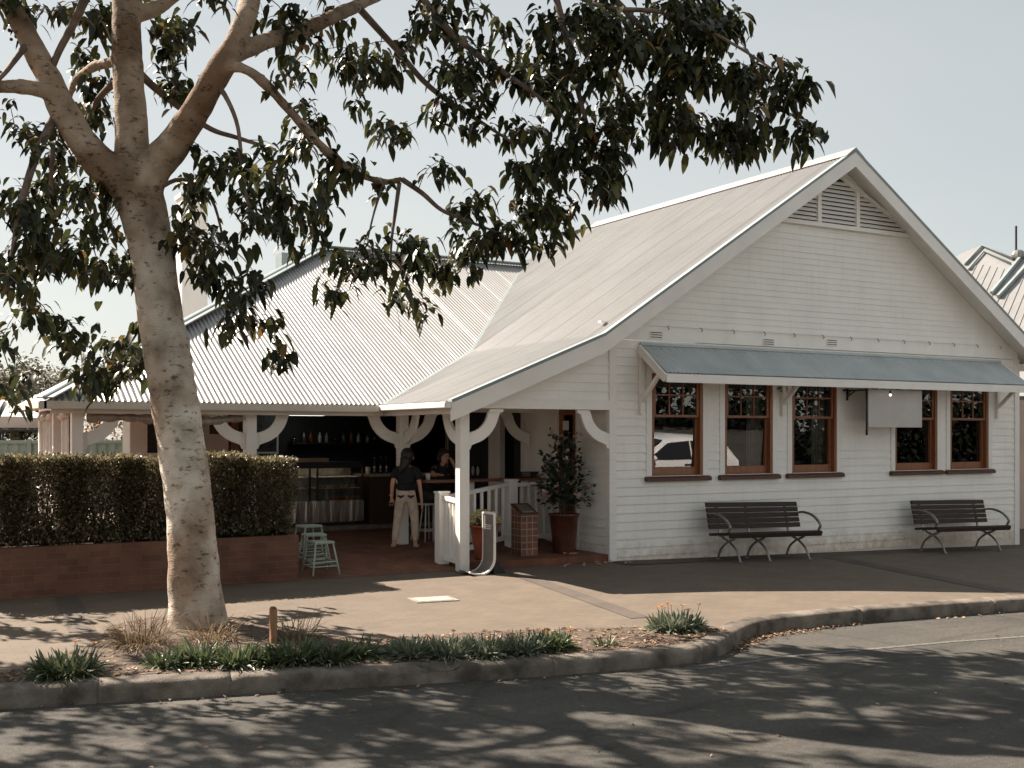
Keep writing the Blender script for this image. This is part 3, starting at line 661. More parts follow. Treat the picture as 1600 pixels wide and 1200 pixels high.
# barge boards, cappings, soffit
def rake_poly(dz0, dz1):
    up = [(TE, ZE+dz1), (TB, ZB+dz1), (TR, ZR+dz1), (10.05, zwing(10.05)+dz1)]; lo = [(t, z-dz1+dz0) for t, z in up]
    return up, lo
up, lo = rake_poly(-.27, -.012)
bg_ = MB()
for i in range(3): bg_.prism([up[i], up[i+1], lo[i+1], lo[i]], lambda u, v, k: (u, -.445 if k == 0 else -.405, v))
part(bg_, 'barge_board', M['trim'])
cp = MB()
for i in range(3):
    a, b = up[i], up[i+1]; cp.prism([(a[0], a[1]+.035), (b[0], b[1]+.035), (b[0], b[1]-.012), (a[0], a[1]-.012)], lambda u, v, k: (u, -.455 if k == 0 else -.33, v))
part(cp, 'rake_capping', M['flash'])
sf = MB()
for a, b in ((TE+.05, TB), (TB, TR), (TR, 10.0)):
    sf.add([(a, -.40, zwing(a)-.09), (b, -.40, zwing(b)-.09), (b, .10, zwing(b)-.09), (a, .10, zwing(a)-.09)], [(0,1,2,3)])
part(sf, 'soffit', M['trim'])
rc = MB(); rc.prism([(-.22,-.115),(-.07,.0),(0,.05),(.07,.0),(.22,-.115),(.0,.02)], lambda u, v, k: (TR+u, -.45 if k == 0 else S1, ZR+v+.005)); part(rc, 'ridge_capping', M['roof'])
rs = MB(); rv = []
for k in range(190):
    y = S0+.05+k*.04; rv += [(TR-.20, y, ZR-.122+.009*math.cos(k*3.1416)), (TR-.17, y, ZR-.085)]
rs.add(rv, [(2*k, 2*k+2, 2*k+3, 2*k+1) for k in range(189)]); part(rs, 'ridge_flashing', M['trim'])
hc = MB(); A_, B_ = Vector((TL0-.03, SE-.03, ZE+.03)), Vector((kx, ky, RZM+.05)); hc.obox(A_, B_, .26, .02); hc.tube([A_, B_], .035, 8)
hc.obox((kx-.05, ky, RZM+.05), (3.4, ky, RZM+.05), .30, .02); hc.tube([(kx, ky, RZM+.055), (3.4, ky, RZM+.055)], .035, 8)
part(hc, 'hip_capping', M['flash'])
vl = MB(); vp = []
for k in range(26):
    s = SE + (ky-SE)*k/25; t = wing_valley(s); vp.append(Vector((t, s, zmain(s)+.008)))
for a, b in zip(vp[:-1], vp[1:]): vl.obox(a, b, .10, .008)
part(vl, 'valley_flashing', M['flash'])
# gutters and fascia
gt = MB(); gt.box(TL0-.06, TE-.10, SE-.11, SE+.01, ZE-.115, ZE-.012); gt.box(TL0-.115, TL0-.005, SE-.11, 5.2, ZE-.115, ZE-.012); part(gt, 'gutter', M['cream'], bevel=.012)
gt = MB(); gt.box(TE-.10, TE+.01, -.44, SE+.02, ZE-.095, ZE-.008); part(gt, 'gutter', M['trim'], bevel=.012)
fa = MB(); fa.box(TL0+.05, TE, SE+.012, SE+.04, ZE-.17, ZE-.03); fa.box(TE+.02, TE+.05, -.40, SE+.2, ZE-.17, ZE-.03); part(fa, 'fascia', M['cream'])
# verandah frame: beams, posts, curved brackets
PS = 2.15; bm_ = MB(); bm_.box(-7.3, 0., PS-.05, PS+.05, 2.27, 2.375); bm_.box(-2.55, -2.45, .05, PS-.05, 2.27, 2.36); bm_.box(-7.3-.05,-7.3+.05,PS+.05,5.1,2.27,2.375)
part(bm_, 'beam', M['trim'])
for k in range(14):
    x = -7.0+k*.6
    if x < -2.6:
        r_ = MB(); 
        for kk in [0]: r_.box(x, x+.045, SE+.02, PS-.05, 2.29, 2.35)
        part(r_, 'rafter_end', M['trim'])
def bracket_mb(m, cx, cy, dx, dy, ztop=2.27, r0=.33, r1=.50, th=.05):
    pl = []
    for k in range(13):
        a = math.pi/2*k/12; pl.append((r1*math.cos(a), -r1*math.sin(a)))
    pl = [(r1+.07, 0), (r1+.07, -.035), (r1+.01, -.06)] + pl[2:-2] + [(.06, -r1-.01), (.035, -r1-.07), (0, -r1-.07)]
    inn = [(r0*math.cos(math.pi/2*k/12), -r0*math.sin(math.pi/2*k/12)) for k in range(12, -1, -1)]
    inn = [(0, -r0-.02), (.05, -r0)] + inn[1:-1] + [(r0, -.05), (r0+.03, 0)]
    n = Vector((-dy, dx, 0)); poly = pl + inn
    # quad strips keep the concave outline clean
    def at(p, k): return Vector((cx, cy, ztop)) + Vector((dx, dy, 0))*p[0] + Vector((0,0,p[1])) + n*(th/2 if k else -th/2)
    L = max(len(pl), len(inn)); ii = list(reversed(inn))
    def samp(lst, f):
        x = f*(len(lst)-1); i = min(int(x), len(lst)-2); q = x-i; return (lst[i][0]*(1-q)+lst[i+1][0]*q, lst[i][1]*(1-q)+lst[i+1][1]*q)
    K = 28; O = [samp(pl, k/K) for k in range(K+1)]; I = [samp(ii, k/K) for k in range(K+1)]
    for k in range(K):
        q = [O[k], O[k+1], I[k+1], I[k]]
        vs = [at(p, 0) for p in q] + [at(p, 1) for p in q]
        fs = [(0,1,2,3), (7,6,5,4), (0,4,5,1), (3,2,6,7)]
        if k == 0: fs.append((0,3,7,4))
        if k == K-1: fs.append((1,5,6,2))
        m.add(vs, fs)
def post(x, y, z0, brs, label=None, wd=.15, mid=False):
    m = MB(); h = wd/2; m.box(x-h, x+h, y-h, y+h, z0, 2.27)
    if mid:
        m.box(x-h-.015, x+h+.015, y-h-.015, y+h+.015, 1.95, 1.98)
    p = part(m, 'post', M['trim'], label=label, bevel=.008)
    for dx, dy in brs:
        b = MB(); bracket_mb(b, x+dx*h, y+dy*h, dx, dy); part(b, 'bracket', M['trim'], p)
    return p
post(-2.505, 0, 0., [(1,0),(0,1)], 'porch corner post at the footpath edge')
post(-2.44, PS, .19, [(-1,0),(1,0),(0,-1)], 'verandah post behind the standing woman')
post(-4.87, PS, .19, [(-1,0),(1,0)], 'verandah post at the hedge end', .16)
post(-7.25, PS, .19, [(1,0),(0,1)], 'verandah post at the left corner')
for s in (3.55, 5.0): post(-7.30, s, .0, [], None, .12)
post(-5.2, 5.2, .2, [], None, .1)
b = MB(); bracket_mb(b, -.03, 0, -1, 0); part(b, 'bracket', M['trim'], label='curved bracket on the wing corner')
b = MB(); bracket_mb(b, -.04, 2.3, -1, 0); part(b, 'bracket', M['trim'], label='curved bracket on the inner porch wall')
# rolled blinds and side curtains
def roll(x0, x1, y, z, r, nm='rolled_blind'):
    m = MB(); pts = []; rr = []
    for k in range(33):
        f = k/32; pts.append((x0+(x1-x0)*f, y, z+.025*math.sin(f*math.pi*2.2)-.03*math.sin(f*math.pi))); rr.append(r*(1+.22*math.sin(k*1.7)+.15*math.sin(k*.6)))
    m.tube(pts, rr, 10); part(m, nm, M['blind'], smooth=True)
roll(-7.12, -4.98, PS, 2.14, .062)
for s0, s1, in ((2.5, 3.1), (3.7, 4.3), (4.4, 4.95)):
    m = MB(); K = 18; vs = []
    for k in range(K+1):
        y = s0+(s1-s0)*k/K; x = -7.3+.025*math.sin(k*1.9)
        vs += [(x, y, .6), (x, y, 2.25)]
    m.add(vs, [(2*k, 2*k+2, 2*k+3, 2*k+1) for k in range(K)]); part(m, 'side_blind', M['clearblind'], smooth=True)
    m = MB(); m.tube([(-7.32+.02*math.sin(k*2.3), s0+(s1-s0)*k/10, 2.18+.03*math.sin(k*1.7)) for k in range(11)], [.05+.025*math.sin(k*1.3) for k in range(11)], 8); part(m, 'rolled_blind', M['clearblind'], smooth=True)
# inside of the verandah
cl = MB(); cl.box(-7.2, .0, PS+.05, 5.5, 2.44, 2.47); cl.box(-2.4, .0, .06, PS+.05, 2.43, 2.46); part(cl, 'verandah_ceiling', M['cream'])
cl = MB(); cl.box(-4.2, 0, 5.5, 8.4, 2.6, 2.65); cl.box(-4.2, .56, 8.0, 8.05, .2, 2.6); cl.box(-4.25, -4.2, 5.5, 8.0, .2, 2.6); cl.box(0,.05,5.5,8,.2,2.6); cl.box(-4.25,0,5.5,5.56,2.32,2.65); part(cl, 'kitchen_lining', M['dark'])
boards(lambda z: -5.88, lambda z: -4.25, .2, 2.4, .132, [(-5.60,-5.15,1.6,2.3)], y=5.5, name='verandah_wall')
wl = MB(); wl.box(-5.88, -5.83, 5.53, 6.1, 0, 2.6); wl.box(-5.83,-4.2,6.05,6.1,0,2.6); part(wl, 'verandah_wall', M['white'])
wl = MB(); wl.box(-5.60, -5.15, 5.52, 5.55, 1.6, 2.3); part(wl, 'servery_window', M['dark'])
wl = MB(); wl.box(-4.75, -4.25, 5.40, 5.46, .2, 2.35); part(wl, 'wall_panel', M['cream'])
wl = MB(); wl.box(-4.58, -4.32, 5.37, 5.40, 1.92, 2.2); part(wl, 'menu_board', M['darkwood'])
wl = MB(); wl.box(-4.22, -4.1, 5.3, 5.5, .2, 2.4); part(wl, 'door_jamb', M['timber'], label='red brown jamb beside the servery opening')
bk = MB(); bk.box(0.0, W1, 8.3, 8.35, -.3, 3.3); bk.box(W1-.03, W1, .06, 8.3, -.36, 3.4); bk.box(-.0, .05, 5.4, 8.3, 0, 3.2); part(bk, 'wall', M['white'], label='rear and far walls of the wing')
# chimney, roof vent
c0 = P(300, 500, 27); ch = MB(); ch.box(c0.x-.30, c0.x+.30, c0.y-.26, c0.y+.26, 1.5, 7.5); ch.box(c0.x-.34, c0.x+.34, c0.y-.30, c0.y+.30, 7.5, 7.6); part(ch, 'chimney', M['white'])
c0 = P(455, 405, 24.5); ch = MB(); ch.box(c0.x-.28, c0.x+.28, c0.y-.2, c0.y+.2, c0.z-1.1, c0.z+.1); part(ch, 'roof_vent', M['flash'])
# gable louvre
LZ0 = 5.50; la, lb = 3.47, 6.57
lo_ = MB(); nsl = 11; top = 6.33
sl_ = lambda z: la + (z-LZ0)*(TR-.02-la)/(top-LZ0); sr_ = lambda z: lb - (z-LZ0)*(lb-TR-.02)/(top-LZ0)
lo_.prism([(la, LZ0), (lb, LZ0), (TR, top)], lambda u, v, k: (u, -.032 if k == 0 else -.028, v)); lv = part(lo_, 'louvre_vent', M['dark'])
lo_ = MB()
for k in range(nsl):
    z0 = LZ0+.03+k*.073; z1 = z0+.055
    l, r = sl_(z1)+.02, sr_(z1)-.02
    if r-l < .06: continue
    lo_.add([(sl_(z0)+.03,-.075,z0),(sr_(z0)-.03,-.075,z0),(r,-.035,z1),(l,-.035,z1),(sl_(z0)+.03,-.068,z0-.008),(sr_(z0)-.03,-.068,z0-.008)], [(0,1,2,3),(5,4,0,1)])
part(lo_, 'slats', M['trim'], lv)
lo_ = MB(); lo_.box(la-.12, lb+.12, -.085, -.02, LZ0-.07, LZ0)
for x in (4.25, 5.16): lo_.box(x-.04, x+.04, -.09, -.03, LZ0, min(top, LZ0+(x-la)*(top-LZ0)/(TR-la) if x < TR else LZ0+(lb-x)*(top-LZ0)/(lb-TR)))
lo_.obox((la, -.06, LZ0), (TR, -.06, top+.02), .06, .05, (0,0,1)); lo_.obox((lb, -.06, LZ0), (TR, -.06, top+.02), .06, .05, (0,0,1))
part(lo_, 'frame', M['trim'], lv)
# little wall vents and hooks
for t0, z0 in ((.73, 3.385), (3.03, 3.37), (4.47, 3.42)):
    v = MB(); v.box(t0, t0+.24, -.036, -.02, z0, z0+.115); ob = part(v, 'wall_vent', M['trim'])
    v = MB()
    for k in range(3): v.box(t0+.015, t0+.225, -.040, -.034, z0+.02+k*.035, z0+.032+k*.035)
    part(v, 'slots', M['dark'], ob)
for k in range(13):
    hk = MB(); x = 1.05+k*.66; hk.tube([(x, -.03, 3.6), (x, -.07, 3.58), (x+.005, -.085, 3.55), (x, -.07, 3.53)], .008, 5); part(hk, 'festoon_hook', M['cast'])
# awning over the windows
AX0, AX1, AQ, AZ1, AZ0 = .54, 9.02, -.68, 3.30, 2.83
nA = Vector((0, -(AZ1-AZ0), -AQ)).normalized(); nA = Vector((0, -(AZ1-AZ0)/.68, 1)).normalized()
aw = corr_strips((AX0, AX1), lambda t: (AQ, -.02), lambda t, s: (Vector((t, s, AZ1+(AZ1-AZ0)/.68*s)), nA), amp=.009)
awn = part(aw, 'awning', M['awnroof'], smooth=True, label='blue grey corrugated awning across the five windows')
m = MB(); m.box(AX0, AX1, AQ-.015, AQ+.02, AZ0-.145, AZ0-.016); part(m, 'fascia', M['trim'], awn)
for x in (AX0-.02, AX1-.02):
    m = MB(); m.obox((x, -.02, AZ1-.07), (x, AQ+.0, AZ0-.085), .04, .12); part(m, 'end_rafter', M['trim'], awn)
m = MB(); m.box(AX0, AX1, -.05, -.02, AZ1-.02, AZ1+.02); part(m, 'flashing', M['awnroof'], awn)
m = MB()
for k in range(int((AX1-AX0)/.152)): m.ball((AX0+.05+k*.152, -.12, AZ1-.07), .012, 5)
part(m, 'screws', M['mint'], awn)
for x in (AX0+.02, 3.46, 6.0, AX1-.1):
    m = MB(); m.box(x-.035, x+.035, -.07, -.02, 2.22, 3.2); m.obox((x, -.05, 2.42), (x, -.52, 2.84), .05, .06); part(m, 'brace', M['trim'], awn)
m = MB(); m.add([(AX0, -.03, AZ1-.05), (AX1, -.03, AZ1-.05), (AX1, AQ+.03, AZ0-.05), (AX0, AQ+.03, AZ0-.05)], [(3,2,1,0)]); part(m, 'lining', M['trim'], awn)
# scroll plates between the windows
for x in (3.44, 4.96):
    m = MB(); m.tube([(x-.10, -.03, 2.66), (x-.02, -.04, 2.69), (x+.05, -.04, 2.66), (x+.02, -.04, 2.61), (x-.03, -.04, 2.63)], .012, 6); part(m, 'scroll_plate', M['black'])
# eave box at the far corner
m = MB(); m.box(W1+.03, 10.05, -.40, .15, 3.15, 3.27); part(m, 'eave_box', M['trim'])
#@@PART2
# ================================================================== things on the pavement and in the porch
def railing():
    t = thing('porch_railing', 'white painted timber railing stepping up round the tiled porch', 'railing', (-2.5, .65, 0))
    O = Vector((2.5, -.65, 0))
    def prt(m, nm): m.v = [tuple(Vector(v)+O) for v in m.v]; return m.build(nm, M['trim'], t, bevel=.006)
    def newel(x, y, z0, z1, wd=.16):
        m = MB(); h = wd/2; m.box(x-h, x+h, y-h, y+h, z0, z1-.03); prt(m, 'newel'); m = MB(); m.box(x-h-.012, x+h+.012, y-h-.012, y+h+.012, z1-.03, z1); prt(m, 'newel_cap')
    def run(a, b, n, zb0, zb1, zt0, zt1):
        a, b = Vector((*a, 0)), Vector((*b, 0)); z = Vector((0,0,1))
        m = MB(); m.obox(a+z*zt0, b+z*zt1, .075, .06); prt(m, 'top_rail'); m = MB(); m.obox(a+z*zb0, b+z*zb1, .05, .07); prt(m, 'bottom_rail')
        for k in range(n):
            f = (k+.75)/(n+.5); p = a+(b-a)*f; m = MB(); m.obox(p+z*(zb0+(zb1-zb0)*f+.03), p+z*(zt0+(zt1-zt0)*f-.03), .042, .042, (1,0,0)); prt(m, 'baluster')
    newel(-2.5, .65, .03, 1.09); newel(-.87, 1.47, .08, 1.205)
    run((-2.5, .08), (-2.5, .57), 4, .12, .14, .96, 1.0)
    run((-2.42, .69), (-.95, 1.43), 8, .17, .30, 1.0, 1.125)
    run((-.79, 1.47), (-.03, 1.47), 5, .28, .28, 1.115, 1.115)
railing()

def tube_legs(t, tops, feet, r, mat, z1):
    for a, b in zip(tops, feet):
        m = MB(); m.tube([a, b], [r, r*.95], 8); m.build('leg', mat, t, smooth=True)
def stool(name, label, loc, rz, h, half, mat, seatmat, group, splay=1.25, r=.014):
    t = thing(name, label, 'stool', loc, rz, group)
    m = MB(); m.box(-half, half, -half, half, h-.03, h); m.build('seat', seatmat, t, bevel=.014)
    tops = [(sx*half*.82, sy*half*.82, h-.03) for sx in (-1, 1) for sy in (-1, 1)]; feet = [(sx*half*splay, sy*half*splay, 0) for sx in (-1, 1) for sy in (-1, 1)]
    tube_legs(t, tops, feet, r, mat, h)
    for fz_ in ((.28, .42) if h < .6 else (.30,)):
        q = [Vector(tp)*(fz_) + Vector(ft)*(1-fz_) for tp, ft in zip(tops, feet)]
        for a, b in ((0,1),(1,3),(3,2),(2,0)):
            m = MB(); m.tube([q[a], q[b]], r*.75, 6); m.build('stretcher', mat, t, smooth=True)
    return t
stool('low_stool', 'pale green low stool, nearest to the street of the three by the planter', (-4.42, .46, FZ(0,.46)-.0), rad(4), .445, .155, M['greenp'], M['greenp'], 'green stools beside the brick planter')
stool('low_stool', 'pale green low stool, the middle one of the three by the planter', (-4.32, .98, FZ(0,.98)), rad(-6), .445, .155, M['greenp'], M['greenp'], 'green stools beside the brick planter')
stool('low_stool', 'pale green low stool, farthest back of the three by the planter', (-4.16, 1.62, FZ(0,1.62)), rad(8), .445, .155, M['greenp'], M['greenp'], 'green stools beside the brick planter')
stool('bar_stool', 'tall white metal bar stool behind the standing woman', (-1.88, 2.42, FZ(0,2.42)), rad(12), .61, .155, M['mint'], M['mint'], None, 1.2, .012)

def bench(label, cx, length, three=True):
    y0 = -.24; zg = GZ(cx, -.5)
    t = thing('park_bench', label, 'bench', (cx, -.5, zg), math.atan(-.022), 'park benches against the white wall'); t.rotation_euler = (0, math.atan(.022), 0)
    L = length/2
    m = MB()
    for k in range(6):
        y = -.29+k*.083; m.box(-L, L, y-.037, y+.037, .425-.008*k, .463-.008*k)
    m.obox((-L, -.325, .415), (L, -.325, .415), .03, .075, (0,-.35,1)); m.build('seat', M['slat'], t, bevel=.005)
    m = MB()
    for k in range(5):
        z = .525+k*.083; y = .15+.10*(z-.45)/.4; m.obox((-L, y, z), (L, y, z), .028, .074, (0,.25,1))
    m.build('backrest', M['slat'], t, bevel=.005)
    for sx, nm in ((-L+.24, 'end_frame'), (-.12, 'end_frame'), (L-.24, 'end_frame')):
        if three is False and sx == -.12: continue
        m = MB()
        for sg in (-1, 1):
            arc = bez([(sx, -.31*sg if sg > 0 else .22, 0), (sx, (-.22 if sg > 0 else .15), .17), (sx, (-.06 if sg > 0 else -.0), .29), (sx, (.09 if sg > 0 else -.14), .345), (sx, .15 if sg > 0 else -.25, .42)], 4)
            m.tube([tuple(p) for p in arc], [.021-.004*abs(k/len(arc)-.5) for k in range(len(arc))], 6)
            ft = arc[0]; m.tube([(sx, ft[1], .0), (sx, ft[1], .02)], .032, 8)
        m.obox((sx, -.30, .415), (sx, .17, .385), .045, .02); m.obox((sx, .165, .36), (sx, .300, .89), .04, .022, (0,1,0))
        m.build(nm, M['cast'], t, smooth=False)
    for sx in (-L+.02, L-.02):
        m = MB(); arc = bez([(sx, .20, .72), (sx, .06, .735), (sx, -.12, .70), (sx, -.25, .62), (sx, -.31, .545), (sx, -.29, .50), (sx, -.26, .44)], 5)
        m.tube([tuple(p) for p in arc], [.017+.006*math.sin(k/len(arc)*3.1) for k in range(len(arc))], 6); m.build('armrest', M['cast'], t, smooth=True)
    return t
bench('dark slatted park bench with metal arms below the left windows', 2.58, 1.92)
bench('dark slatted park bench with metal arms beside the far wall corner', 7.24, 1.95, False)

# hanging sign
def hanging_sign():
    t = thing('hanging_sign', 'blank pale sign panel hung from a black scrolled iron bracket under the awning', 'sign', (4.98, -.45, 2.3)); o = Vector((-4.98, .45, -2.3))
    def pr(m, nm, mat, **k): m.v = [tuple(Vector(v)+o) for v in m.v]; return m.build(nm, mat, t, **k)
    m = MB(); m.tube([(4.97,-.45,1.92),(4.97,-.45,2.76)], .014, 8); m.tube([(4.97,-.45,1.90),(4.97,-.45,2.0)], .02, 8); pr(m, 'upright', M['black'], smooth=True)
    m = MB(); m.tube([(4.97,-.45,2.665),(4.96,-.02,2.665)], .014, 8); m.tube([(4.96,-.03,2.56),(4.96,-.2,2.655)], .011, 6); m.tube([(4.96,-.025,2.69),(4.96,-.025,2.5)], .02, 6); pr(m, 'wall_arm', M['black'], smooth=True)
    m = MB(); m.box(5.0, 6.33, -.46, -.44, 2.035, 2.685); pr(m, 'panel', M['signp'], bevel=.004)
    m = MB(); m.box(4.97, 6.34, -.458, -.442, 2.85, 2.87); pr(m, 'top_bar', M['black'])
    m = MB()
    def ell(cx, cz, rx, rz, a0, a1, n=14): return [(cx+rx*math.cos(a0+(a1-a0)*k/n), -.45, cz+rz*math.sin(a0+(a1-a0)*k/n)) for k in range(n+1)]
    m.tube(ell(5.16, 2.77, .10, .09, .9, 5.6), .011, 6); m.tube(ell(5.16, 2.78, .05, .05, 0, 5), .008, 6)
    m.tube(ell(5.36, 2.745, .04, .05, 0, 6.28), .010, 6); m.tube([(5.40,-.45,2.8),(5.41,-.45,2.70),(5.44,-.45,2.70)], .009, 6)
    m.tube([(5.50,-.45,2.86),(5.49,-.45,2.71),(5.53,-.45,2.70)], .010, 6); m.tube(ell(5.60, 2.75, .045, .055, 0, 6.28), .010, 6); m.tube(ell(5.71, 2.735, .035, .04, 0, 6.28), .010, 6); m.tube(ell(5.71, 2.81, .028, .033, 0, 6.28), .009, 6)
    pr(m, 'scroll_lettering', M['black'], smooth=True)
hanging_sign()
p = P(1384, 618, 18.9)
t = thing('glint_bulb', 'small glowing bulb added for the bright spot reflected in the sign panel', 'lamp', (5.42, -.56, 2.585))
m = MB(); m.ball((0,0,0), .024, 10); m.build('bulb', emit('glint_glow', (1,.9,.75), .6), t, smooth=True)  # glowing ball stands in for a bright reflection on the panel
m = MB(); m.tube([(0,0,.03),(0,0,.07)], .016, 8); m.tube([(0,0,.07),(0,0,.255)], .004, 5); m.build('glint_holder', M['black'], t)

# J-shaped pavement sign
def jsign():
    t = thing('pavement_sign', 'tall white edged pavement sign with a curved rocking foot', 'sign', (-2.45, -.3, GZ(0,-.3)))
    prof = [(.185, .84), (.19, .6), (.19, .30)] + [(.19-.21+.21*math.cos(a), .235-.225*math.sin(a)) for a in [math.pi/2*k/8*.98 for k in range(1, 9)]] + [(-.12, .022), (-.20, .05)]
    pts = bez(prof, 4)
    def sheet(y0, y1, off, mat, nm, th):
        m = MB(); vs = []
        for i, p_ in enumerate(pts):
            a = pts[max(i-1,0)]; b = pts[min(i+1,len(pts)-1)]; d = b-a; d = d/np.linalg.norm(d); nr = np.array([-d[1], d[0]])
            for o_ in (off-th/2, off+th/2):
                q = p_ + nr*o_; vs += [(q[0], y0, q[1]), (q[0], y1, q[1])]
        K = len(pts); fs = []
        for i in range(K-1):
            a, b = i*4, i*4+4
            fs += [(a, b, b+1, a+1), (a+2, a+3, b+3, b+2), (a, a+2, b+2, b), (a+1, b+1, b+3, a+3)]
        fs += [(0,1,3,2), ((K-1)*4, (K-1)*4+2, (K-1)*4+3, (K-1)*4+1)]
        m.add(vs, fs); return m.build(nm, mat, t, smooth=False)
    sheet(-.17, .13, 0, paint('grey_sign_face', (.17,.15,.135), .3, .08, 3), 'panel', .012)
    sheet(-.20, -.168, 0, M['trim'], 'edge_frame', .024); sheet(.13, .15, 0, M['trim'], 'edge_frame', .024)
    m = MB(); m.obox((.185, -.17, .832), (.185, .13, .832), .03, .03); m.build('top_frame', M['trim'], t)
    m = MB()
    for k, zz in enumerate((.66, .635, .61)): m.box(.176, .182, -.10, .08-.03*k, zz, zz+.010)
    m.build('faint_lettering', M['trim'], t)
    m = MB(); m.prism([(.20, .24), (.20, .0), (.40, .0)], lambda u, v, k: (u, -.14 if k == 0 else .11, v)); m.build('foot_wedge', M['black'], t)  # black wedge at the back of the foot
jsign()

# pots
def pot_profile(rb, rt, h): return [(rb*.98, 0), (rb, .02), (rb+(rt-rb)*.5, h*.5), (rt, h-.035), (rt+.018, h-.03), (rt+.018, h), (rt-.015, h), (rt-.02, h-.06)]
def flower_pot():
    t = thing('potted_plant', 'orange terracotta pot of small yellow flowers behind the corner post', 'plant', (-1.96, .36, .104))
    m = MB(); m.lathe(pot_profile(.135, .20, .50), 28); m.build('pot', M['terra'], t, smooth=True)
    m = MB(); m.lathe([(.0, .46), (.185, .465)], 20); m.build('soil', M['soil'], t)
    n = 420; C = rdir(n, 0, 1)*np.array([.24,.24,.15])*RNG.uniform(.6,1.05,(n,1)) + np.array([0,0,.50]); leaf_mesh('foliage', C, rdir(n, -.2, .8), .05, .02, M['gaz'], t, full=False)
    n = 520; C = rdir(n, .0, 1)*np.array([.25,.25,.19])*RNG.uniform(.85,1.05,(n,1)) + np.array([0,0,.52]); leaf_mesh('flowers', C, rdir(n, -.2, 1), .032, .028, M['yellow'], t, full=False, droop=0)
flower_pot()
def camellia():
    t = thing('potted_plant', 'dark glazed tapered pot with tall pink flowering camellia in the porch', 'plant', (-.47, .55, .104))
    m = MB(); m.lathe(pot_profile(.165, .225, .60), 30); m.build('pot', M['terra2'], t, smooth=True)
    m = MB(); m.lathe([(.0, .555), (.21, .56)], 20); m.build('soil', M['soil'], t)
    st = MB(); LC = []; LD = []; FC = []
    for k in range(58):
        a = RNG.uniform(0, 6.28); zz = RNG.uniform(.12, 1.0); spread = .46*(1-.35*abs(zz-.45)) * RNG.uniform(.5, 1.08)
        if zz > .8: spread *= .55
        tip = np.array([math.cos(a)*spread, math.sin(a)*spread*.8, .6+zz*1.22])
        base = np.array([.02*math.cos(a), .02*math.sin(a), .56+zz*.62])
        mid = (base+tip)/2+np.array([0,0,.05]); cv = bez([base, mid, tip], 4)
        st.tube([tuple(q) for q in cv], [.009*(1-.7*i/len(cv)) for i in range(len(cv))], 5)
        for j in range(19):
            f = RNG.uniform(.42, 1.02); q = base+(tip-base)*f+RNG.normal(0,.035,3); LC.append(q); d = (tip-base)/np.linalg.norm(tip-base)+RNG.normal(0,.6,3); LD.append(d)
        if RNG.uniform() < .75: FC.append(tip+RNG.normal(0,.05,3))
    for a in (0, 2.1, 4.2): st.tube([(.05*math.cos(a), .05*math.sin(a), .54), (.03*math.cos(a+1), .03*math.sin(a+1), 1.0), (.02*math.cos(a), .02*math.sin(a), 1.7)], [.016,.012,.005], 6)
    st.build('stems', M['bark2'], t, smooth=True)
    leaf_mesh('foliage', LC, LD, RNG.uniform(.07,.105,len(LC)), .048, M['camel'], t, droop=.2)
    C = np.repeat(np.array(FC), 9, 0) + RNG.normal(0,.014,(len(FC)*9,3)); leaf_mesh('flowers', C, rdir(len(C), -.3, 1), .048, .048, M['pink'], t, full=False, droop=0)
camellia()
def pedestal():
    t = thing('tile_pedestal', 'small tiled pedestal with sloping plaque top between the two pots', 'pedestal', (-1.13, .62, .104))
    m = MB(); m.prism([(-.15, 0), (.15, 0), (.15, .74), (-.15, .60)], lambda u, v, k: (-.145 if k == 0 else .145, u, v)); m.build('body', brick('pedestal_tile', (.23,.09,.05), (.17,.065,.038), (.33,.28,.23), .098, .098, .008, 'xz', .5, .003, .3, 0), t, bevel=.004)
    m = MB(); m.prism([(-.155, .602), (.155, .747), (.155, .765), (-.155, .62)], lambda u, v, k: (-.155 if k == 0 else .155, u, v)); m.build('cap', M['terra2'], t)
    m = MB(); m.prism([(-.11, .645), (.10, .743), (.10, .750), (-.11, .652)], lambda u, v, k: (-.10 if k == 0 else .10, u, v)); m.build('plaque', M['cast'], t)
pedestal()

# bar along the railing
def bar():
    t = thing('bar_counter', 'narrow red brown bar top along the inside of the porch', 'counter', (-1.1, 1.95, FZ(0,1.95)))
    z = FZ(0,1.95); m = MB(); m.box(-1.12, 1.08, -.17, .17, 1.195-z-.035, 1.195-z+.005); m.build('bar_top', M['barwood'], t, bevel=.006)
    for x in (-.25, .9):
        m = MB(); m.box(x-.05, x+.05, -.05, .05, 0, 1.16-z); m.build('leg', M['trim'], t)
bar()
t = thing('menu_box', 'small dark menu box standing on the end of the bar top', 'box', (-.25, 1.98, 1.2005))
m = MB(); m.box(-.17,.17,-.07,.07,0,.10); m.build('box_body', M['black'], t, bevel=.004)
m = MB(); m.box(-.165,.0,-.075,-.0705,.02,.095); m.build('card', M['cast'], t)
t = thing('takeaway_cup', 'white cup on the bar top beside the standing woman', 'cup', (-2.12, 1.9, 1.2005))
m = MB(); m.lathe([(.03,0),(.042,.09)], 14); m.build('cup_body', M['paper'], t, smooth=True); m = MB(); m.lathe([(.044,.09),(.044,.1),(.03,.105)], 14); m.build('lid', M['trim'], t)

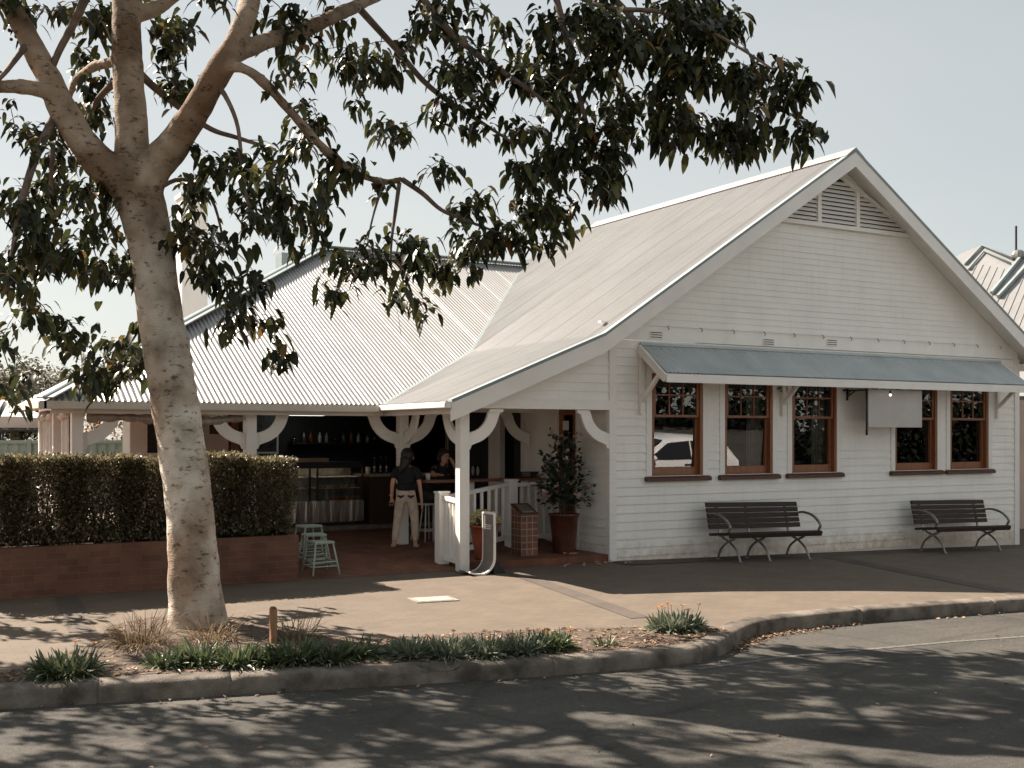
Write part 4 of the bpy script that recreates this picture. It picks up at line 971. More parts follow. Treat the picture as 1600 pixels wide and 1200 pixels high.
# servery: fridge, counter, bottles, pictures
def fridge():
    t = thing('display_fridge', 'steel and glass cake display fridge facing the verandah', 'fridge', (-2.72, 5.55, .275))
    x0, x1 = -.95, .92; gx = -.02
    m = MB(); m.box(x0, x1, -.33, .35, .06, .45); m.build('base', M['steel'], t, bevel=.02)
    m = MB(); m.box(x0+.03, x1-.03, -.28, .3, 0, .06); m.build('plinth', M['black'], t)
    m = MB(); m.box(x0, x1, -.30, .35, 1.08, 1.14); m.build('top', M['black'], t, bevel=.01)
    m = MB(); m.box(x0, x1, .32, .35, .45, 1.08); m.build('back', M['cast'], t)
    m = MB(); m.box(x0+.05, x1-.05, -.22, -.19, 1.062, 1.078); m.build('lamp_tube', emit('fridge_lamp', (1.,.78,.52), 2.2), t)
    m = MB(); m.box(x0, x1, -.312, -.296, 1.03, 1.085); m.build('front_lip', M['black'], t)
    for x in (x0, gx-.1, gx+.04, x1-.03):
        m = MB(); m.box(x, x+.03, -.31, -.27, .45, 1.08); m.build('pillar', M['black'], t)
    for a, b in ((x0+.03, gx-.1), (gx+.07, x1-.03)):
        for z in (.66, .86):
            m = MB(); m.box(a, b, -.24, .3, z, z+.014); m.build('shelf', M['mint'], t)
        m = MB(); m.box(a, b, -.295, -.289, .46, 1.07); m.build('front_glass', M['glass_thin'], t)
    return t
fridge()
def pastry(kind, x, y, z, lab):
    m = MB()
    if kind == 'croissant':
        pts = [(-.06+.12*k/8, -.025*math.sin(math.pi*k/8), .02+.008*math.sin(math.pi*k/8)) for k in range(9)]; m.tube(pts, [.006+.022*math.sin(math.pi*(k+.6)/9.2) for k in range(9)], 8)
    else: m.lathe([(.03,0),(.045,.03),(.05,.045),(.03,.065),(.006,.072)], 12)
    o = m.build(kind, M['croissant'], None, smooth=True); o.location = (x, y, z); o.rotation_euler = (0,0,RNG.uniform(-.5,.5)); tag(o, lab, 'pastry', 'pastries in the display fridge')
for k in range(7): pastry('croissant', -2.58+k*.105, 5.40+.03*(k % 2), .275+.675, 'golden croissant on the upper fridge shelf')
for k in range(7): pastry('muffin', -2.45+k*.095, 5.38+.04*(k % 2), .275+.452, 'browned muffin on the fridge floor')
def tray():
    t = thing('serving_tray', 'pale wooden serving tray lying on the display fridge', 'tray', (-2.75, 5.5, 1.4155))
    m = MB(); m.box(-.3,.3,-.16,.16,0,.018); m.build('base', M['barwood'], t)
    m = MB(); m.box(-.3,.3,-.17,-.16,0,.07); m.box(-.3,.3,.16,.17,0,.07); m.box(-.31,-.3,-.17,.17,0,.07); m.box(.3,.31,-.17,.17,0,.07); m.build('rim', woodmat('pale_wood', (.36,.25,.15), (.5,.37,.24), .6, 0), t)
tray()
def counter():
    t = thing('service_counter', 'dark wood service counter with pale top next to the display fridge', 'counter', (-1.0, 5.45, .275))
    m = MB(); m.box(-.72, .95, -.3, .35, 0, .87); m.build('front_panel', M['darkwood'], t)
    m = MB(); m.box(-.76, 1.0, -.35, .38, .87, .91); m.build('counter_top', woodmat('pale_counter_top', (.38,.29,.2), (.5,.4,.29), .5, 0), t, bevel=.005)
counter()
for k, lab in enumerate(('clear glass bottle nearest the fridge on the service counter', 'clear glass bottle in the middle of three on the service counter', 'clear glass bottle farthest from the fridge on the service counter')):
    t = thing('glass_bottle', lab, 'bottle', (-1.52+k*.12, 5.4, 1.186), 0, 'bottles on the service counter')
    m = MB(); m.lathe([(.03,0),(.036,.02),(.036,.17),(.014,.23),(.013,.29)], 12); m.build('body', M['glass'], t, smooth=True); m = MB(); m.lathe([(.015,.288),(.015,.31)], 10); m.build('cap', M['cast'], t)
t = thing('paper_cup', 'white paper cup on the counter end beside the fridge', 'cup', (-1.67, 5.35, 1.186)); m = MB(); m.lathe([(.035,0),(.048,.13)], 14); m.build('cup_body', M['paper'], t, smooth=True)
t = thing('wall_picture', 'framed picture on the dark servery wall above the fridge', 'picture', (-3.15, 7.9, 1.95))
m = MB(); m.box(-.62,-.58,-.02,.02,-.42,.42); m.box(.58,.62,-.02,.02,-.42,.42); m.box(-.58,.58,-.02,.02,.38,.42); m.box(-.58,.58,-.02,.02,-.42,-.38); m.build('frame', M['trim'], t)
m = MB(); m.box(-.58,.58,-.005,.015,-.38,.38); m.build('print', paint('dim_print', (.06,.05,.045), .4, .5, 5), t)
t = thing('strip_light', 'bright ceiling strip light inside the dark servery', 'lamp', (-2.25, 7.0, 2.28))
m = MB(); m.box(-.33,.33,-.12,.12,.0,.07); m.build('diffuser', emit('strip_light_tube', (.95,1,.95), .9), t); m = MB(); m.box(-.35,.35,-.14,.14,.07,.1); m.build('housing', M['cast'], t)
m = MB(); m.tube([(-.3,0,.1),(-.3,0,.32)], .006, 5); m.tube([(.3,0,.1),(.3,0,.32)], .006, 5); m.build('hanger', M['black'], t)
def shelf(x0, x1, y, z, lab, labs, nb):
    t = thing('wall_shelf', lab, 'shelf', ((x0+x1)/2, y, z)); h = (x1-x0)/2
    m = MB(); m.box(-h, h, -.14, .14, -.03, 0); m.build('board', M['darkwood'], t)
    for sx in (-h*.7, h*.7):
        m = MB(); m.obox((sx, .13, -.22), (sx, -.1, -.03), .02, .02); m.build('brace', M['black'], t)
    for k in range(nb):
        hh = RNG.uniform(.13, .27); r = RNG.uniform(.03, .05); m = MB(); m.lathe([(r, 0), (r, hh*.6), (r*.45, hh*.78), (r*.4, hh)], 10)
        o = m.build('jar', [M['glass'], M['cast'], M['terra'], M['paper'], M['greenp']][k % 5], None, smooth=True); o.location = (x0+.1+(x1-x0-.2)*k/(nb-1), y+RNG.uniform(-.05,.05), z+.0005); tag(o, labs, 'jar', 'jars on the ' + lab.split(' above')[0])
shelf(-2.3, -.2, 7.85, 1.75, 'dark wooden wall shelf of jars above the service counter', 'small jar in the row on the dark servery wall shelf', 12)

# ================================================================== people
def standing():
    t = thing('person', 'woman seen from behind in black top and tan trousers in the verandah opening', 'person', (-2.57, 1.72, FZ(0,1.72)), YAW)
    H = {'pel': ((0,0,.83),(.135,.10)), 'wai': ((0,.0,.98),(.115,.082)), 'che': ((0,.01,1.10),(.135,.095)), 'sho': ((0,.01,1.205),(.12,.075)), 'nec': ((.012,.012,1.285),.047), 'jaw': ((.022,.03,1.345),.062), 'hea': ((.02,.02,1.425),(.082,.092)), 'top': ((.018,.015,1.485),(.06,.07)),
         'ls': ((-.150,.0,1.205),.052), 'le': ((-.208,-.045,.985),.038), 'lw': ((-.228,.03,.80),.026), 'lp': ((-.232,.045,.735),(.034,.02)),
         'rs': ((.155,.0,1.205),.05), 're': ((.205,-.02,.965),.036), 'rw': ((.228,.02,.755),.025), 'rp': ((.232,.035,.69),(.018,.034)),
         'lh': ((-.085,0,.80),.095), 'lk': ((-.135,.03,.44),.058), 'la': ((-.185,-.02,.09),.036), 'lt': ((-.20,.09,.03),.03),
         'rh': ((.085,0,.80),.095), 'rk': ((.125,.03,.44),.058), 'ra': ((.135,-.02,.09),.036), 'rt': ((.155,.09,.03),.03)}
    E_ = [('pel','wai'),('wai','che'),('che','sho'),('sho','nec'),('nec','jaw'),('jaw','hea'),('hea','top'),('sho','ls'),('ls','le'),('le','lw'),('lw','lp'),('sho','rs'),('rs','re'),('re','rw'),('rw','rp'),
          ('pel','lh'),('lh','lk'),('lk','la'),('la','lt'),('pel','rh'),('rh','rk'),('rk','ra'),('ra','rt')]
    for s_, px_, py_, pz_, hold in (('l', -.232, .045, .735, 1), ('r', .232, .035, .69, 0)):
        for k in range(4):
            dx = 0 if s_ == 'r' else (k-1.5)*.019; dy = (k-1.5)*.017 if s_ == 'r' else 0; ln = (.058,.066,.062,.048)[k]
            a = (px_+dx*1.1, py_+dy*1.2+.004, pz_-.035); b = (px_+dx*1.2+(.0), py_+dy*1.25+(.022 if hold else .008), pz_-.035-ln*.6); c = (px_+dx*1.2, py_+dy*1.3+(.055 if hold else .02), pz_-.035-ln*(.8 if hold else 1.1))
            H[f'{s_}f{k}a'] = (a, .0095); H[f'{s_}f{k}b'] = (b, .0085); H[f'{s_}f{k}c'] = (c, .0075); E_ += [(f'{s_}p', f'{s_}f{k}a'), (f'{s_}f{k}a', f'{s_}f{k}b'), (f'{s_}f{k}b', f'{s_}f{k}c')]
        sg = 1 if s_ == 'l' else -1
        H[f'{s_}ta'] = ((px_+(.035*sg if hold else 0), py_+(.01 if hold else .038), pz_-.005), .0105); H[f'{s_}tb'] = ((px_+(.045*sg if hold else .004), py_+(.04 if hold else .05), pz_-.045), .009)
        E_ += [(f'{s_}p', f'{s_}ta'), (f'{s_}ta', f'{s_}tb')]
    body = skin('body', H, E_, M['skin'], t, 2, 'pel')
    # face turned a little to the right: nose, eye, ear on the head
    m = MB(); m.ball((.085,.085,1.375), .016, 8, sy=1.3); m.build('nose', M['skin'], t, smooth=True)
    for sx in (-.068, .108):
        m = MB(); m.ball((sx, .0, 1.39), .022, 8, sx=.45, sz=1.4); m.build('ear', M['skin'], t, smooth=True)
    m = MB(); m.ball((.058,.10,1.402), .009, 6); m.ball((.0,.105,1.402), .009, 6); m.build('eyes', M['black'], t, smooth=True)
    m = MB(); m.ball((.04,.10,1.335), .017, 8, sz=.3); m.build('mouth', paint('lips', (.35,.12,.1), .5), t, smooth=True)
    m = MB(); m.ball((.014,-.012,1.428), .104, 14, sx=.98, sy=1.02, sz=1.12); m.ball((-.005,-.045,1.35), .088, 12, sx=1.0, sy=.8, sz=1.25)
    lk = bez([(-.0,-.05,1.36,.085), (-.03,-.085,1.28,.070), (-.055,-.10,1.22,.052), (-.075,-.10,1.17,.03), (-.08,-.095,1.13,.010)], 4)
    m.tube([tuple(q[:3]) for q in lk], [q[3] for q in lk], 12); m.build('hair', M['hair'], t, smooth=True)
    S = {'hem': ((0,-.008,.845),(.185,.15)), 'wai': ((0,0,.99),(.16,.125)), 'che': ((0,.01,1.10),(.175,.135)), 'sho': ((0,.008,1.20),(.15,.105)), 'nec': ((.008,.01,1.285),(.068,.066)),
         'ls': ((-.150,.0,1.205),.082), 'le': ((-.205,-.012,1.045),.068), 'rs': ((.150,.0,1.205),.082), 're': ((.197,-.012,1.04),.068)}
    skin('top', S, [('hem','wai'),('wai','che'),('che','sho'),('sho','nec'),('sho','ls'),('ls','le'),('sho','rs'),('rs','re')], M['shirt'], t, 2, 'che')
    TN = {'wa': ((0,0,1.0),(.145,.11)), 'pel': ((0,-.012,.83),(.172,.128)), 'lh': ((-.088,-.01,.755),.108), 'lth': ((-.108,.01,.6),.088), 'lk': ((-.137,.03,.44),.067), 'lc': ((-.16,.0,.27),.06), 'la': ((-.183,-.02,.115),.046),
          'rh': ((.088,-.01,.755),.108), 'rth': ((.105,.01,.6),.088), 'rk': ((.125,.03,.44),.067), 'rc': ((.13,.0,.27),.06), 'ra': ((.135,-.02,.115),.046)}
    skin('trousers', TN, [('wa','pel'),('pel','lh'),('lh','lth'),('lth','lk'),('lk','lc'),('lc','la'),('pel','rh'),('rh','rth'),('rth','rk'),('rk','rc'),('rc','ra')], M['tan'], t, 2, 'pel')
    for sx in (-.075, .08):
        m = MB(); K = 10; vs = []
        for k in range(K+1):
            f = (k/K-.5)*2; x = sx+f*.052; y = -.128+.035*abs(f)*.5+abs(x)*.18; zt = .825; zb = .80-.03*(1-abs(f))
            vs += [(x, y-.006, zb), (x, y-.010, zt-.012*(1-abs(f)))]
        m.add(vs, [(2*k, 2*k+2, 2*k+3, 2*k+1) for k in range(K)]); me = m.build('pocket_flap', M['black'], t); md = me.modifiers.new('t', 'SOLIDIFY'); md.thickness = .012
    m = MB(); m.tube([(-.232+.03*math.cos(a), .028+.028*math.sin(a), .815) for a in [6.283*k/14 for k in range(15)]], .006, 5); m.build('wristband', M['mint'], t)
    for sx, ang in ((-.192, .12), (.145, -.1)):
        SH = {'h': ((sx, -.045, .045),(.042,.04)), 'm': ((sx-.005*math.copysign(1,sx)*-1, .02, .04),(.042,.035)), 't': ((sx+.02*math.copysign(1,sx), .115, .03),(.042,.026)), 'u': ((sx*.99,-.03,.095),(.04,.045))}
        skin('shoe', SH, [('h','m'),('m','t'),('h','u')], M['shoe'], t, 2, 'm')
    ph = thing('mobile_phone', 'dark phone held in the left hand of the standing woman', 'phone', (0,0,0))
    m = MB(); m.box(-.035,.035,-.005,.005,-.07,.07); m.build('case', M['black'], ph, bevel=.004); m = MB(); m.box(-.031,.031,.0055,.0065,-.06,.06); m.build('screen', M['carglass'], ph)
    wv = Matrix.Translation(t.location) @ Matrix.Rotation(YAW, 4, 'Z') @ Vector((-.240,.083,.665)); ph.location = wv; ph.rotation_euler = (rad(60), 0, YAW)
standing()
def seated():
    t = thing('person', 'person in dark clothes seated behind the bar with a hand raised to the face', 'person', (-1.72, 2.48, FZ(0,2.48)), rad(16))
    # local +y faces the back, -y faces the street
    H = {'pel': ((-.02,.02,.73),(.14,.11)), 'wai': ((.03,.0,.90),(.125,.09)), 'che': ((.08,-.02,1.04),(.14,.10)), 'sho': ((.11,-.04,1.16),(.12,.075)), 'nec': ((.13,-.06,1.235),.047), 'jaw': ((.14,-.10,1.29),.06), 'hea': ((.15,-.085,1.36),(.078,.09)), 'top': ((.15,-.075,1.42),(.058,.066)),
         'as': ((.27,-.03,1.15),.05), 'ae': ((.34,-.20,1.065),.038), 'aw': ((.225,-.22,1.22),.026), 'ap': ((.195,-.205,1.275),(.032,.02)),
         'bs': ((-.05,-.04,1.15),.05), 'be': ((-.17,-.14,1.06),.038), 'bw': ((-.22,-.34,1.075),.026), 'bp': ((-.24,-.40,1.07),(.034,.018)),
         'lh': ((-.11,-.02,.71),.09), 'lk': ((-.17,-.40,.69),.062), 'la': ((-.16,-.30,.30),.04), 'lt': ((-.16,-.40,.24),.033),
         'rh': ((.07,-.02,.71),.09), 'rk': ((.10,-.40,.69),.062), 'ra': ((.09,-.30,.30),.04), 'rt': ((.09,-.40,.24),.033)}
    E_ = [('pel','wai'),('wai','che'),('che','sho'),('sho','nec'),('nec','jaw'),('jaw','hea'),('hea','top'),('sho','as'),('as','ae'),('ae','aw'),('aw','ap'),('sho','bs'),('bs','be'),('be','bw'),('bw','bp'),
          ('pel','lh'),('lh','lk'),('lk','la'),('la','lt'),('pel','rh'),('rh','rk'),('rk','ra'),('ra','rt')]
    for s_, c, up in (('a', (.195,-.205,1.275), (-.02,.0,.03)), ('b', (-.24,-.40,1.07), (-.015,-.032,0))):
        for k in range(4):
            o_ = Vector((.0, (k-1.5)*.017, 0)) if s_ == 'a' else Vector(((k-1.5)*.018, 0, 0)); u_ = Vector(up)*(1+.12*(1.5-abs(k-1.5)))
            a = Vector(c)+o_+u_; b = a+u_*.9; e = b+u_*.55+Vector((-.012 if s_ == 'a' else 0, 0, -.012))
            H[f'{s_}f{k}a'] = (a, .0095); H[f'{s_}f{k}b'] = (b, .0085); H[f'{s_}f{k}c'] = (e, .0075); E_ += [(f'{s_}p', f'{s_}f{k}a'), (f'{s_}f{k}a', f'{s_}f{k}b'), (f'{s_}f{k}b', f'{s_}f{k}c')]
        H[f'{s_}ta'] = (Vector(c)+Vector((.0,-.036,.01) if s_ == 'a' else (.038,-.015,.0)), .0105); H[f'{s_}tb'] = (Vector(c)+Vector((-.02,-.045,.035) if s_ == 'a' else (.045,-.045,0)), .009); E_ += [(f'{s_}p', f'{s_}ta'), (f'{s_}ta', f'{s_}tb')]
    skin('body', H, E_, M['skin'], t, 2, 'pel')
    m = MB(); m.ball((.135,-.172,1.335), .015, 8, sy=1.3); m.build('nose', M['skin'], t, smooth=True)
    m = MB(); m.ball((.112,-.160,1.362), .009, 6); m.ball((.165,-.163,1.362), .009, 6); m.build('eyes', M['black'], t, smooth=True)
    m = MB(); m.ball((.14,-.158,1.298), .016, 8, sz=.3); m.build('mouth', paint('lips', (.35,.12,.1), .5), t, smooth=True)
    m = MB(); m.ball((.152,-.045,1.395), .094, 12, sz=1.05); m.ball((.15,.0,1.33), .082, 12, sy=.7, sz=1.3); m.build('hair', M['hair'], t, smooth=True)
    S = {'hem': ((-.01,.01,.77),(.18,.15)), 'wai': ((.03,0,.91),(.165,.13)), 'che': ((.08,-.02,1.04),(.18,.135)), 'sho': ((.11,-.04,1.155),(.15,.105)), 'nec': ((.128,-.055,1.235),(.066,.064)), 'as': ((.265,-.03,1.15),.08), 'ae': ((.325,-.15,1.085),.066), 'bs': ((-.045,-.04,1.15),.08), 'be': ((-.145,-.12,1.08),.066)}
    skin('top', S, [('hem','wai'),('wai','che'),('che','sho'),('sho','nec'),('sho','as'),('as','ae'),('sho','bs'),('bs','be')], M['shirt'], t, 2, 'che')
    skin('shorts', {'p': ((-.02,.02,.75),(.155,.125)), 'l': ((-.11,-.03,.72),.105), 'lk': ((-.155,-.27,.70),.085), 'r': ((.07,-.03,.72),.105), 'rk': ((.095,-.27,.70),.085)}, [('p','l'),('l','lk'),('p','r'),('r','rk')], M['dark'], t, 2, 'p')
seated()
stool('bar_stool', 'tall white bar stool under the seated person', (-1.72, 2.50, FZ(0,2.5)), rad(16), .61, .15, M['mint'], M['mint'], None, 1.2, .012)

# ================================================================== planter and hedge
pm = MB(); pm.box(-14, -4.78, .30, .42, -.3, .585); pm.box(-4.9, -4.78, .42, 1.05, -.3, .585); pm.box(-14, -4.9, .93, 1.05, -.3, .585); 
pl_ = pm.build('brick_planter', M['brick'], None, bevel=.006); tag(pl_, 'long low brown brick planter wall under the hedge', 'planter')
s_ = MB(); s_.box(-14, -4.9, .42, .93, .3, .55); s_.build('soil', M['soil'], pl_)
hmesh = []
for v in range(3):
    n = 19000; hx, hy, hz = .47, .36, .46
    q = RNG.uniform(-1, 1, (n*2, 3)); mx = np.max(np.abs(q), axis=1); keep = (RNG.uniform(0, 1, n*2) < np.clip((mx-.2)*1.6, .22, 1)); q = q[keep][:n]
    wob = 1+.07*np.sin(q[:, :1]*4+v)*np.cos(q[:, 1:2]*5+v*2); taper = np.clip(.80+.26*(q[:, 2:3]+1)/1.3, 0, 1.03)
    C = q*np.array([hx, hy, hz])*wob*np.concatenate([taper, taper, np.ones_like(taper)], 1)
    # a ragged lower edge with gaps
    low = q[:, 2] < -.55; drop = low & (RNG.uniform(0, 1, len(q)) < .30); C = C[~drop]; q = q[~drop]
    top = q[:, 2] > .86; C[top, 2] += RNG.uniform(0, .05, top.sum())
    ntop = 2200; qt = np.stack([RNG.uniform(-1, 1, ntop), RNG.uniform(-1, 1, ntop), RNG.uniform(.85, 1.06, ntop)], 1); C = np.concatenate([C, qt*np.array([hx, hy, hz])]); q = np.concatenate([q, qt])
    D = q + RNG.normal(0, .55, q.shape) + np.array([0, 0, .35])
    o = leaf_mesh('foliage', C + np.array([0, 0, .53]), D, RNG.uniform(.032, .052, len(C)), RNG.uniform(.020, .030, len(C)), M['hedge'], None, droop=.1, full=False)
    hmesh.append(o.data); bpy.data.objects.remove(o)
stm = MB()
for k in range(7):
    a = k*.9; stm.tube([(.05*math.cos(a), .04*math.sin(a), -.02), (.09*math.cos(a), .06*math.sin(a), .25), (.25*math.cos(a+.4), .18*math.sin(a+.4), .7)], [.016, .012, .005], 5)
st0 = stm.build('stems', M['bark2'], None, smooth=True); stmesh = st0.data; bpy.data.objects.remove(st0)
HL = ['clipped hedge shrub at the planter end beside the green stools', 'clipped hedge shrub directly behind the tree trunk', 'first clipped hedge shrub beyond the trunk, away from the stools', 'second clipped hedge shrub beyond the trunk, away from the stools', 'third clipped hedge shrub beyond the trunk, away from the stools', 'last clipped hedge shrub, at the left edge of the photo']
for k in range(6):
    x = -5.22 - k*.66 - (.03 if k % 2 else 0); t = thing('hedge_shrub', HL[k], 'hedge', (x, .67, .55), 0, 'shrubs of the clipped hedge')
    f = link('foliage', hmesh[k % 3], None, t); f.rotation_euler = (0, 0, math.pi*(k % 2)); f.scale = (1, 1, 1.05+.03*math.sin(k*2.2))
    if k == 0: f.scale = (.9, 1, 1.02)
    s = link('stems', stmesh, None, t); s.rotation_euler = (0, 0, k*1.3)
for k in range(2):
    t = thing('bedding_plant', ['low dark shrub at the planter corner beneath the hedge end', 'low purplish shrub beside the trunk at the planter front'][k], 'plant', ((-4.98, .62, .55), (-5.58, .50, .55))[k])
    n = 420; C = rdir(n, 0, 1)*np.array([.2, .16, .2])*RNG.uniform(.3, 1, (n, 1)); leaf_mesh('foliage', C+np.array([0,0,.02]), rdir(n, 0, 1), .06, .025, M['camel'], t, full=False)
    m = MB(); m.tube([(0,0,-.03),(.02,0,.1)], .012, 5); m.build('stem', M['bark2'], t)

# ================================================================== street tree
def tree():
    t = thing('street_tree', 'large smooth grey barked street tree with drooping dark leaves over the footpath', 'tree', tuple(G(310, 985)))
    off = -Vector(t.location); SK = []
    def DZ(x, d): return d+3.3*min(1., max(0., (x-375)/250))
    def limb(pts, k=5):
        a = [(*(P(x, y, DZ(x, d))), r*DZ(x, d)/F) for x, y, d, r in pts]; c = bez(a, k); return c
    big = []
    def add(pts, k=5, bigl=True):
        c = limb(pts, k); big.append(c) if bigl else None; SK.append(c); return c
    add([(312,1012,11.6,58),(310,985,11.6,50),(307,945,11.6,43),(303,900,11.6,40),(297,800,11.62,37),(284,700,11.65,37),(268,600,11.7,36.5),(252,500,11.72,35),(238,400,11.75,34),(224,330,11.75,37),(212,285,11.75,38),(206,250,11.78,30)])
    add([(212,300,11.75,30),(206,220,11.8,26),(200,120,11.9,23.5),(198,40,12,22),(196,-60,12.1,19),(205,-180,12.2,14),(230,-320,12.3,8)])
    add([(214,310,11.7,30),(188,278,11.65,30),(160,258,11.6,27),(125,215,11.5,24),(95,165,11.4,22),(75,120,11.3,20),(45,60,11.2,17),(15,5,11.1,16),(-40,-90,11,13),(-90,-200,11,8)])
    add([(88,146,11.35,14),(40,136,11.1,12),(-20,134,10.8,10),(-140,120,10.5,6)])
    add([(222,305,11.7,30),(238,265,11.65,29),(262,238,11.6,26),(295,190,11.4,23),(328,135,11.2,21),(355,90,11.1,19),(380,40,11.0,17),(392,0,11,16),(410,-80,10.9,13),(450,-180,10.8,7)])
    add([(352,92,11.1,14),(410,66,10.9,12.5),(470,48,10.7,12),(530,22,10.6,11),(590,-8,10.5,10),(680,-60,10.4,8),(820,-110,10.3,5)])
    add([(360,104,11.05,10),(378,106,10.95,9),(402,120,10.8,8.5),(440,158,10.6,8),(480,205,10.4,7.5),(520,245,10.3,7),(560,272,10.2,6.5),(600,284,10.1,6),(628,280,10,5)])
    add([(205,25,12.05,14),(245,12,12.2,12),(290,-20,12.3,9),(350,-90,12.4,5)])
    add([(183,96,11.95,9),(150,103,12.2,8),(128,118,12.5,7),(110,145,12.8,6),(90,220,13.1,3)])
    thin = [[(628,280,10,4.5),(660,302,10,4),(690,328,9.95,3.2),(730,345,9.9,2.6),(775,362,9.9,1.8)], [(624,286,10,3.6),(618,330,10,3),(612,372,10,2.4),(610,410,10,1.6)],
        [(560,12,10.55,6),(590,45,10.5,5.5),(620,78,10.4,5),(660,125,10.3,4.5),(700,158,10.2,4),(750,190,10.1,3),(800,222,10.0,2)], [(640,-30,10.4,6.5),(690,35,10.2,5.5),(745,85,10,4.8),(790,115,9.9,4),(840,150,9.8,3),(900,200,9.7,2)],
        [(215,112,12.0,7),(245,140,12.2,6),(290,175,12.5,5),(330,202,12.7,4.2),(370,215,12.8,3.5),(430,234,12.8,2.4)], [(85,185,11.4,7.5),(58,240,11.2,6.5),(36,310,11,5.5),(22,380,10.9,4),(12,440,10.8,2)],
        [(150,-40,11,8),(118,30,11.1,6.5),(92,80,11.2,5.5),(76,118,11.3,6)], [(46,62,11.2,7),(34,80,11.1,5),(20,98,11,4.5),(0,122,10.8,3.5),(-60,180,10.6,2)], [(175,132,12,6),(150,160,12.2,4.5),(133,205,12.4,3),(120,260,12.5,1.8)],
        [(820,-110,10.3,6),(860,-30,10.1,5.5),(885,60,10,5),(905,150,9.9,4),(925,220,9.8,2.5)], [(820,-110,10.3,6),(930,-30,10.2,5.5),(1010,50,10.1,5),(1080,110,10,4),(1160,150,10,3),(1240,180,10,1.8)], [(860,-30,10.1,4),(940,10,9.5,4),(1040,20,9.2,3.5),(1130,60,9,2.5),(1210,110,9,1.6)],
        [(450,-180,10.8,8),(560,-260,10.4,7),(720,-300,10,5),(900,-290,9.6,3)], [(230,-320,12.3,8),(330,-420,12.5,6),(480,-480,12.6,4)], [(-90,-200,11,8),(-180,-300,10.8,6),(-300,-360,10.6,4)], [(-140,120,10.5,6),(-260,90,10.2,4),(-400,100,10,2)],
        [(-40,-90,11,8),(-150,-60,10.3,5),(-280,-20,9.8,3)], [(410,-80,10.9,9),(440,-40,10.2,7),(520,-30,9.4,5),(620,-50,8.9,3)], [(85,200,11.5,4),(80,300,11.5,3),(90,380,11.5,2)], [(240,300,11.9,4),(285,280,12.2,3.2),(330,310,12.4,2.5),(350,380,12.5,1.6)],
        [(332,128,11.2,6),(352,150,11.15,4),(372,200,11.1,3.2),(380,280,11.1,2.6),(395,350,11.1,2)], [(600,284,10.1,2.2),(585,330,10,1.8),(575,372,9.9,1.2)]]
    tb = MB()
    for p in thin:
        c = limb(p, 5); SK.append(c); tb.tube([Vector(q[:3])+off for q in c], [q[3] for q in c], 7)
    # trunk: join thick limbs with a voxel remesh so the forks flow together
    bt = MB()
    for c in big: bt.tube([Vector(q[:3])+off for q in c], [q[3] for q in c], 16)
    o = bt.build('trunk', M['bark'], t)
    md = o.modifiers.new('r', 'REMESH'); md.mode = 'VOXEL'; md.voxel_size = .022; md.use_smooth_shade = True
    sm = o.modifiers.new('s', 'SMOOTH'); sm.factor = .5; sm.iterations = 10
    tx = bpy.data.textures.new('lumps', 'CLOUDS'); tx.noise_scale = .28; dm = o.modifiers.new('d', 'DISPLACE'); dm.texture = tx; dm.strength = .035; dm.mid_level = .5
    dg = bpy.context.evaluated_depsgraph_get(); me = bpy.data.meshes.new_from_object(o.evaluated_get(dg)); old = o.data; o.modifiers.clear(); o.data = me; bpy.data.meshes.remove(old); me.name = 'trunk'
    me.polygons.foreach_set('use_smooth', [True]*len(me.polygons))
